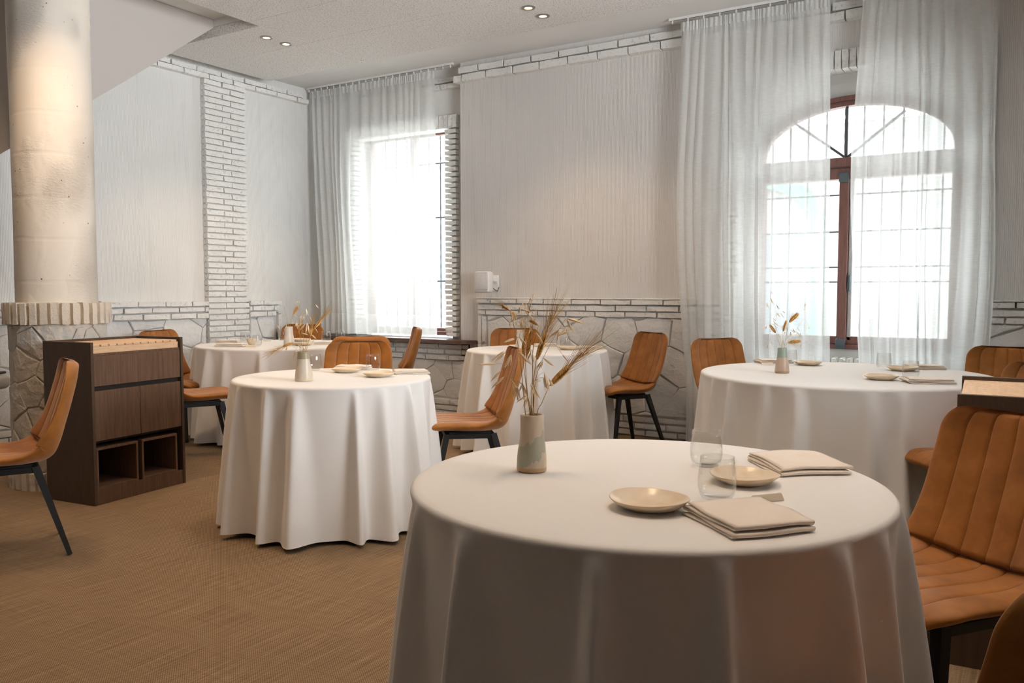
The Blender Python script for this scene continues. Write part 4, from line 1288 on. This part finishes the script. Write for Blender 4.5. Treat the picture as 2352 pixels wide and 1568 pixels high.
def lens(bm, p, q, w, n=6, bend=0.0, m=6):
    p = Vector(p); q = Vector(q); t = q - p; L = t.length; t.normalize()
    s = t.cross(Vector((.3, .8, .5))).normalized(); u = s.cross(t); rings = []
    for i in range(1, m):
        f = i / m; rr = w * math.sin(PI * f ** .75) ** .9
        c = p + t * L * f + u * bend * math.sin(PI * f)
        rings.append([bm.verts.new(c + s * math.cos(2 * PI * j / n) * rr + u * math.sin(2 * PI * j / n) * rr * .7) for j in range(n)])
    a = bm.verts.new(p); b = bm.verts.new(q)
    for j in range(n): bm.faces.new((a, rings[0][(j + 1) % n], rings[0][j])); bm.faces.new((b, rings[-1][j], rings[-1][(j + 1) % n]))
    for r1, r2 in zip(rings, rings[1:]):
        for j in range(n): bm.faces.new((r1[j], r1[(j + 1) % n], r2[(j + 1) % n], r2[j]))
def spikelet_mesh(seed):
    r = random.Random(seed); bm = bmesh.new()
    lens(bm, (0, 0, 0), (.085 + r.uniform(0, .05), 0, 1), .066, bend=.02)
    lens(bm, (0, 0, 0), (-.085 - r.uniform(0, .07), .02, .94), .062, bend=-.02)
    if seed % 2: lens(bm, (0, 0, .05), (.0, .05, .72), .035)
    me = bpy.data.meshes.new('spikelet'); bm.to_mesh(me); bm.free(); me.materials.append(m_oat)
    me.polygons.foreach_set('use_smooth', [True] * len(me.polygons)); return me
SPK = [spikelet_mesh(i) for i in range(4)]
def ear_meshes(seed, L=.052):
    r = random.Random(seed); bm = bmesh.new(); aw = bmesh.new(); n = 10
    for i in range(n):
        z = L * i / n; k_ = math.sin(PI * (i + 1.2) / (n + 2.2)) ** .6
        for side in (-1, 1):
            zz = z + (L / n * .5 if side > 0 else 0)
            for tilt in (-.5, .5):
                b_ = Vector((side * .0012, 0, zz)); t_ = Vector((side * .0066 * k_, tilt * .006 * k_, zz + .0125))
                lens(bm, b_, t_, .0024 * k_, 5, .0012 * side, 5)
            tip = Vector((side * .006, r.uniform(-.003, .003), zz + .012)); ln = r.uniform(.045, .075)
            d_ = Vector((side * r.uniform(.12, .34), r.uniform(-.2, .2), 1)).normalized()
            tube(aw, [tip, tip + d_ * ln * .5 + Vector((side * .001, 0, 0)), tip + d_ * ln], .00050, 3, .00016)
            for tl in (-.4, .4): tube(aw, [tip, tip + (d_ + Vector((0, tl, 0))).normalized() * ln * .8], .00045, 3, .00015)
    out = []
    for b_, nm, mt in ((bm, 'ear', m_wheat), (aw, 'awns', m_stem)):
        me = bpy.data.meshes.new(nm); b_.to_mesh(me); b_.free(); me.materials.append(mt)
        if nm == 'ear': me.polygons.foreach_set('use_smooth', [True] * len(me.polygons))
        out.append(me)
    return out
EARS = [ear_meshes(i) for i in (3, 8)]

def grasses(vpos, h, org, sc, ears, paths, spk, labels, group, seed=1, sw=.0011, flip=1):
    """vpos: vase (x, y); org/sc turn sketch units into metres; the bouquet spreads in the plane facing the room, with depth"""
    r = random.Random(seed)
    base = Vector((vpos[0], vpos[1], TOPZ + h))
    def P(p, dep): 
        return base + RT * ((p[0] - org[0]) * sc * flip) + Vector((0, 0, (org[1] - p[1]) * sc)) + FW * dep
    def root(name, lab):
        t = bpy.data.objects.new(name, None); COL.objects.link(t); t.location = base - Vector((0, 0, h - .01)); t.empty_display_size = .02
        tag(t, lab, 'dried grass', group); return t
    def loc(t, p): return p - t.location
    for k_, (b0, t0, L, ctrl) in enumerate(ears):
        t = root('wheat_stem', labels[0][k_] if isinstance(labels[0], list) else labels[0])
        dep = r.uniform(-.02, .02)
        foot = base + RT * r.uniform(-.008, .008) + FW * r.uniform(-.008, .008) - Vector((0, 0, h * .8))
        bp, tp = P(b0, dep), P(t0, dep + r.uniform(-.01, .01))
        lip = base + RT * max(-.016, min(.016, (b0[0] - org[0]) * sc * .3)) 
        mid = (lip + bp) / 2 + (tp - bp).normalized() * 0 + Vector((0, 0, .01))
        if ctrl: mid = P(ctrl, dep * .6)
        bm = bmesh.new()
        pts = catmull([loc(t, foot), loc(t, lip), loc(t, mid), loc(t, bp)], 5)
        tube(bm, pts, sw * 1.1, 5, sw * .8)
        obj('stalk', bm, m_stem, t, smooth=True)
        em, am = EARS[k_ % 2]; d_ = (tp - bp); s_ = d_.length / .058
        q = d_.to_track_quat('Z', 'Y')
        for me in (em, am):
            o = bpy.data.objects.new(me.name, me); COL.objects.link(o); o.parent = t
            o.location = loc(t, bp); o.rotation_mode = 'QUATERNION'; o.rotation_quaternion = q; o.scale = ((s_ * 1.9, s_ * 1.8, s_) if me is em else (s_, s_, s_ * L))
    roots = []
    for k_, pa in enumerate(paths):
        t = root('oat_stem', labels[1][k_] if isinstance(labels[1], list) else labels[1]); dep = r.uniform(-.012, .012)
        foot = base + RT * r.uniform(-.008, .008) + FW * dep * .4 - Vector((0, 0, h * .8))
        lip = base + RT * max(-.014, min(.014, (pa[0][0] - org[0]) * sc * .4))
        w = [foot, lip] + [P(p, dep * (1 + i * .4)) for i, p in enumerate(pa)]
        roots.append((t, w, bmesh.new(), pa, dep))
        tube(roots[-1][2], [loc(t, c) for c in catmull(w, 4)], sw, 5, sw * .35)
    for i, (b, e) in enumerate(spk):
        best = None
        for ri, (t, w, bm, pa, dep) in enumerate(roots):
            for pi, p in enumerate(pa):
                dd = math.hypot(p[0] - b[0], p[1] - b[1]) + (0 if p[1] >= b[1] - 5 else 30)
                if best is None or dd < best[0]: best = (dd, ri, pi)
        _, ri, pi = best; t, w, bm, pa, dep = roots[ri]
        dz = dep * (1 + pi * .4) + r.uniform(-.022, .022) * min(1, best[0] * sc / .02)
        pb, pe = P(b, dz), P(e, dz + r.uniform(-.008, .008)); anc = w[2 + pi]
        if (pb - anc).length > .003:
            mid = (anc + pb) / 2 + Vector((0, 0, .12 * (pb - anc).length))
            tube(bm, [loc(t, anc), loc(t, mid), loc(t, pb)], sw * .38, 4, sw * .25)
        o = bpy.data.objects.new('spikelet', SPK[i % 4]); COL.objects.link(o); o.parent = t
        d_ = pe - pb; o.location = loc(t, pb); o.rotation_mode = 'QUATERNION'; o.rotation_quaternion = d_.to_track_quat('Z', 'Y')
        L = d_.length * 1.38; o.scale = (L * 1.15, L * 1.15, L)
    for t, w, bm, pa, dep in roots: obj('stalk', bm, m_stem, t, smooth=True)

vase(-1.049, 1.779, .0375, .0285, .142, m_vase_a, 'handmade cream ceramic vase with green glaze splash on the nearest table', rz=YAW + .3)
S1 = [((525,632),(425,637)),((590,530),(515,590)),((595,540),(540,600)),((635,565),(595,650)),((640,565),(625,640)),((565,680),(505,750)),((585,732),(515,800)),
 ((630,740),(665,800)),((660,780),(672,890)),((680,800),(690,890)),((720,785),(700,840)),((720,785),(740,860)),((760,870),(700,915)),((765,875),(740,945)),((790,930),(790,1000)),
 ((780,790),(830,870)),((800,790),(845,880)),((795,790),(800,860)),((865,765),(815,770)),((690,540),(770,620)),((700,550),(760,610)),((790,540),(765,600)),((795,540),(805,610)),
 ((660,435),(605,455)),((665,440),(600,460)),((700,430),(740,470)),((870,610),(835,660)),((875,615),(860,665)),((880,590),(940,640)),((1050,290),(1155,322)),((1050,295),(1095,375)),
 ((1000,370),(935,430)),((1000,375),(985,460)),((1065,355),(1010,415)),((1095,380),(1015,415)),((1020,560),(1060,610)),((885,690),(910,800)),((880,730),(895,810)),((920,740),(945,790)),
 ((820,390),(860,460)),((810,400),(850,430)),((800,110),(808,135)),((780,130),(775,180)),((720,170),(722,195)),((742,165),(745,185)),((765,180),(763,205)),((785,185),(782,215)),
 ((700,200),(695,245)),((820,215),(818,235)),((710,220),(780,240)),((740,240),(790,285)),((790,230),(800,250)),((650,270),(640,300)),((665,275),(655,310)),((635,300),(625,330)),
 ((650,340),(630,355)),((670,310),(690,350)),((720,300),(715,335)),((770,340),(790,380)),((760,350),(740,370)),((780,370),(770,400))]
U1 = .001075 / 3.267
grasses((-1.049, 1.779), .142, (794, 1016), U1, 
  [((745, 600), (758, 445), 1.3, (755, 800)), ((826, 610), (896, 415), 1.5, (805, 800)), ((925, 800), (1075, 655), 1.6, (870, 930)), ((632, 236), (570, 196), 1.0, (700, 560)), ((845, 345), (775, 308), .8, (800, 560))],
  [[(765, 930), (745, 760), (730, 620), (735, 500), (700, 430), (720, 330), (765, 250), (800, 110)],
   [(780, 960), (760, 870), (720, 785), (640, 740), (600, 640), (525, 632)],
   [(790, 930), (795, 780), (800, 640), (780, 520), (790, 400), (750, 330), (665, 275)],
   [(810, 930), (820, 760), (870, 610), (940, 470), (1000, 370), (1050, 290)]],
  S1, [['golden wheat ear upright in the middle of the nearest vase', 'golden wheat ear leaning slightly right in the nearest vase', 'wheat ear bent far right with long awns in the nearest vase',
        'small wheat ear reaching up left above the nearest bouquet', 'small wheat ear near the top right of the nearest bouquet'],
       ['tallest dried oat stalk in the nearest vase', 'dried oat stalk drooping to the left from the nearest vase', 'dense dried oat stalk in the middle of the nearest vase', 'dried oat stalk arching to the right from the nearest vase']], None, 2)

vase(-3.079, 2.979, .0450, .0275, .147, m_vase_b, 'tapered beige ceramic vase with olive collar on the middle table', rz=.5)
S2 = [((515,150),(510,190)),((480,155),(470,180)),((525,290),(530,325)),((640,280),(665,370)),((635,370),(585,390)),((640,505),(632,655)),((530,680),(615,705)),((545,515),(495,570)),((605,525),(540,610)),
 ((440,500),(470,600)),((455,510),(450,560)),((440,965),(420,1060)),((430,970),(395,1070)),((460,870),(500,930)),((710,700),(770,760)),((790,200),(820,240)),((800,225),(845,270)),((535,395),(540,430)),((570,400),(572,450)),
 ((760,600),(790,660)),((690,190),(670,195)),((370,860),(330,900)),((300,890),(290,960)),((750,780),(725,830)),((700,770),(680,830)),((660,400),(690,480))]
grasses((-3.079, 2.979), .147, (555, 985), .0003035,
  [((500, 725), (500, 600), 1.6, None), ((668, 745), (690, 590), 1.5, None), ((720, 620), (840, 475), 1.6, (660, 760)), ((385, 835), (228, 905), 1.8, (490, 850))],
  [[(600, 900), (630, 740), (640, 505), (640, 370), (700, 260), (790, 200)], [(560, 900), (565, 720), (545, 515), (530, 400), (525, 290), (515, 150)], [(540, 920), (500, 850), (460, 870), (430, 940)]],
  S2, [['bristly wheat ear standing left of centre in the middle table vase', 'bristly wheat ear standing right of centre in the middle table vase', 'wheat ear pointing up right from the middle table vase', 'dark wheat ear drooping left from the middle table vase'], ['dried oat stalk arching right from the middle table vase', 'tallest upright oat stalk in the middle table vase', 'dried oat stalk hanging low left of the middle table vase']], None, 5)

vase(-1.154, 4.651, .0385, .0240, .138, m_vase_c, 'small peach vase with grey-teal collar on the large table', rz=1.2)
S3 = [((430,205),(455,240)),((425,290),(460,365)),((370,375),(375,435)),((405,530),(425,560)),((510,395),(545,455)),((595,490),(635,525)),((535,520),(570,575)),((575,525),(615,580)),((500,560),(515,595)),
 ((485,605),(525,645)),((480,635),(500,680)),((500,670),(550,710)),((485,700),(520,740)),((320,700),(312,750)),((365,710),(343,755)),((965,390),(958,435)),((958,455),(935,480)),((880,685),(852,697)),
 ((850,750),(880,790)),((780,760),(820,805)),((730,775),(762,800)),((755,810),(750,865)),((655,800),(657,850)),((650,935),(645,985)),((850,810),(890,850)),((885,820),(875,880)),((835,825),(815,860)),
 ((980,715),(960,750)),((1033,730),(1033,770)),((425,935),(410,970)),((440,965),(478,1008)),((408,1010),(412,1050)),((850,1000),(847,1040)),((912,1000),(915,1050)),((990,960),(1005,985)),((545,845),(585,840)),((550,850),(585,880))]
grasses((-1.154, 4.651), .138, (632, 1050), .000363,
  [((530, 830), (438, 705), .3, (560, 940)), ((615, 805), (655, 640), .3, None), ((722, 670), (860, 530), .5, (690, 850)), ((715, 975), (905, 948), .4, (690, 1010))],
  [[(600, 950), (560, 850), (500, 700), (520, 560), (480, 400), (430, 205)], [(650, 960), (720, 880), (800, 820), (870, 720), (940, 600), (965, 390)], [(600, 1000), (540, 850), (440, 930)], [(690, 980), (780, 900), (900, 900), (990, 960)]],
  S3, [['wheat ear leaning left in the large table vase', 'short wheat ear upright in the large table vase', 'wheat ear curving up right in the large table vase', 'wheat ear lying almost level right of the large table vase'], ['tall oat stalk leaning left before the bright curtain', 'oat stalk leaning right before the bright curtain', 'low oat stalk drooping left of the large table vase', 'low oat stalk drooping right of the large table vase']], None, 9, sw=.0008)

vase(-5.245, 4.915, .0450, .0300, .152, m_vase_d, 'plain off-white tapered vase on the corner table', rz=.9)
S4 = [((205,60),(210,100)),((200,110),(215,150)),((345,430),(350,465)),((480,150),(470,180)),((230,370),(238,400)),((105,545),(145,610)),((225,600),(235,680)),((240,590),(205,610)),((410,370),(450,400)),
 ((500,400),(503,430)),((535,395),(538,430)),((260,240),(255,280)),((290,350),(300,390)),((380,470),(372,520)),((250,520),(256,570))]
grasses((-5.245, 4.915), .152, (310, 565), .000507, [((382, 370), (466, 235), .6, None)],
  [[(300, 500), (280, 380), (240, 240), (205, 60)], [(330, 500), (380, 400), (440, 300), (490, 180)], [(290, 520), (240, 500), (180, 520)]],
  S4, ['dried wheat stem in the vase on the corner table', ['tall oat stalk leaning left in the corner table vase', 'oat stalk leaning right in the corner table vase', 'oat stalk drooping left of the corner table vase']], None, 13)

vase(-3.215, 5.287, .0420, .0280, .160, m_vase_d, 'plain off-white vase on the back table, behind the nearest bouquet', rz=.2)
grasses((-3.215, 5.287), .160, (310, 565), .00040, [((382, 370), (466, 235), .6, None)],
  [[(300, 500), (280, 380), (240, 240), (205, 60)], [(330, 500), (380, 400), (440, 300), (490, 180)]],
  S4[:9], ['dried wheat stem in the vase on the back table', ['oat stalk leaning right in the back table vase', 'oat stalk leaning left in the back table vase']], None, 21, flip=-1)
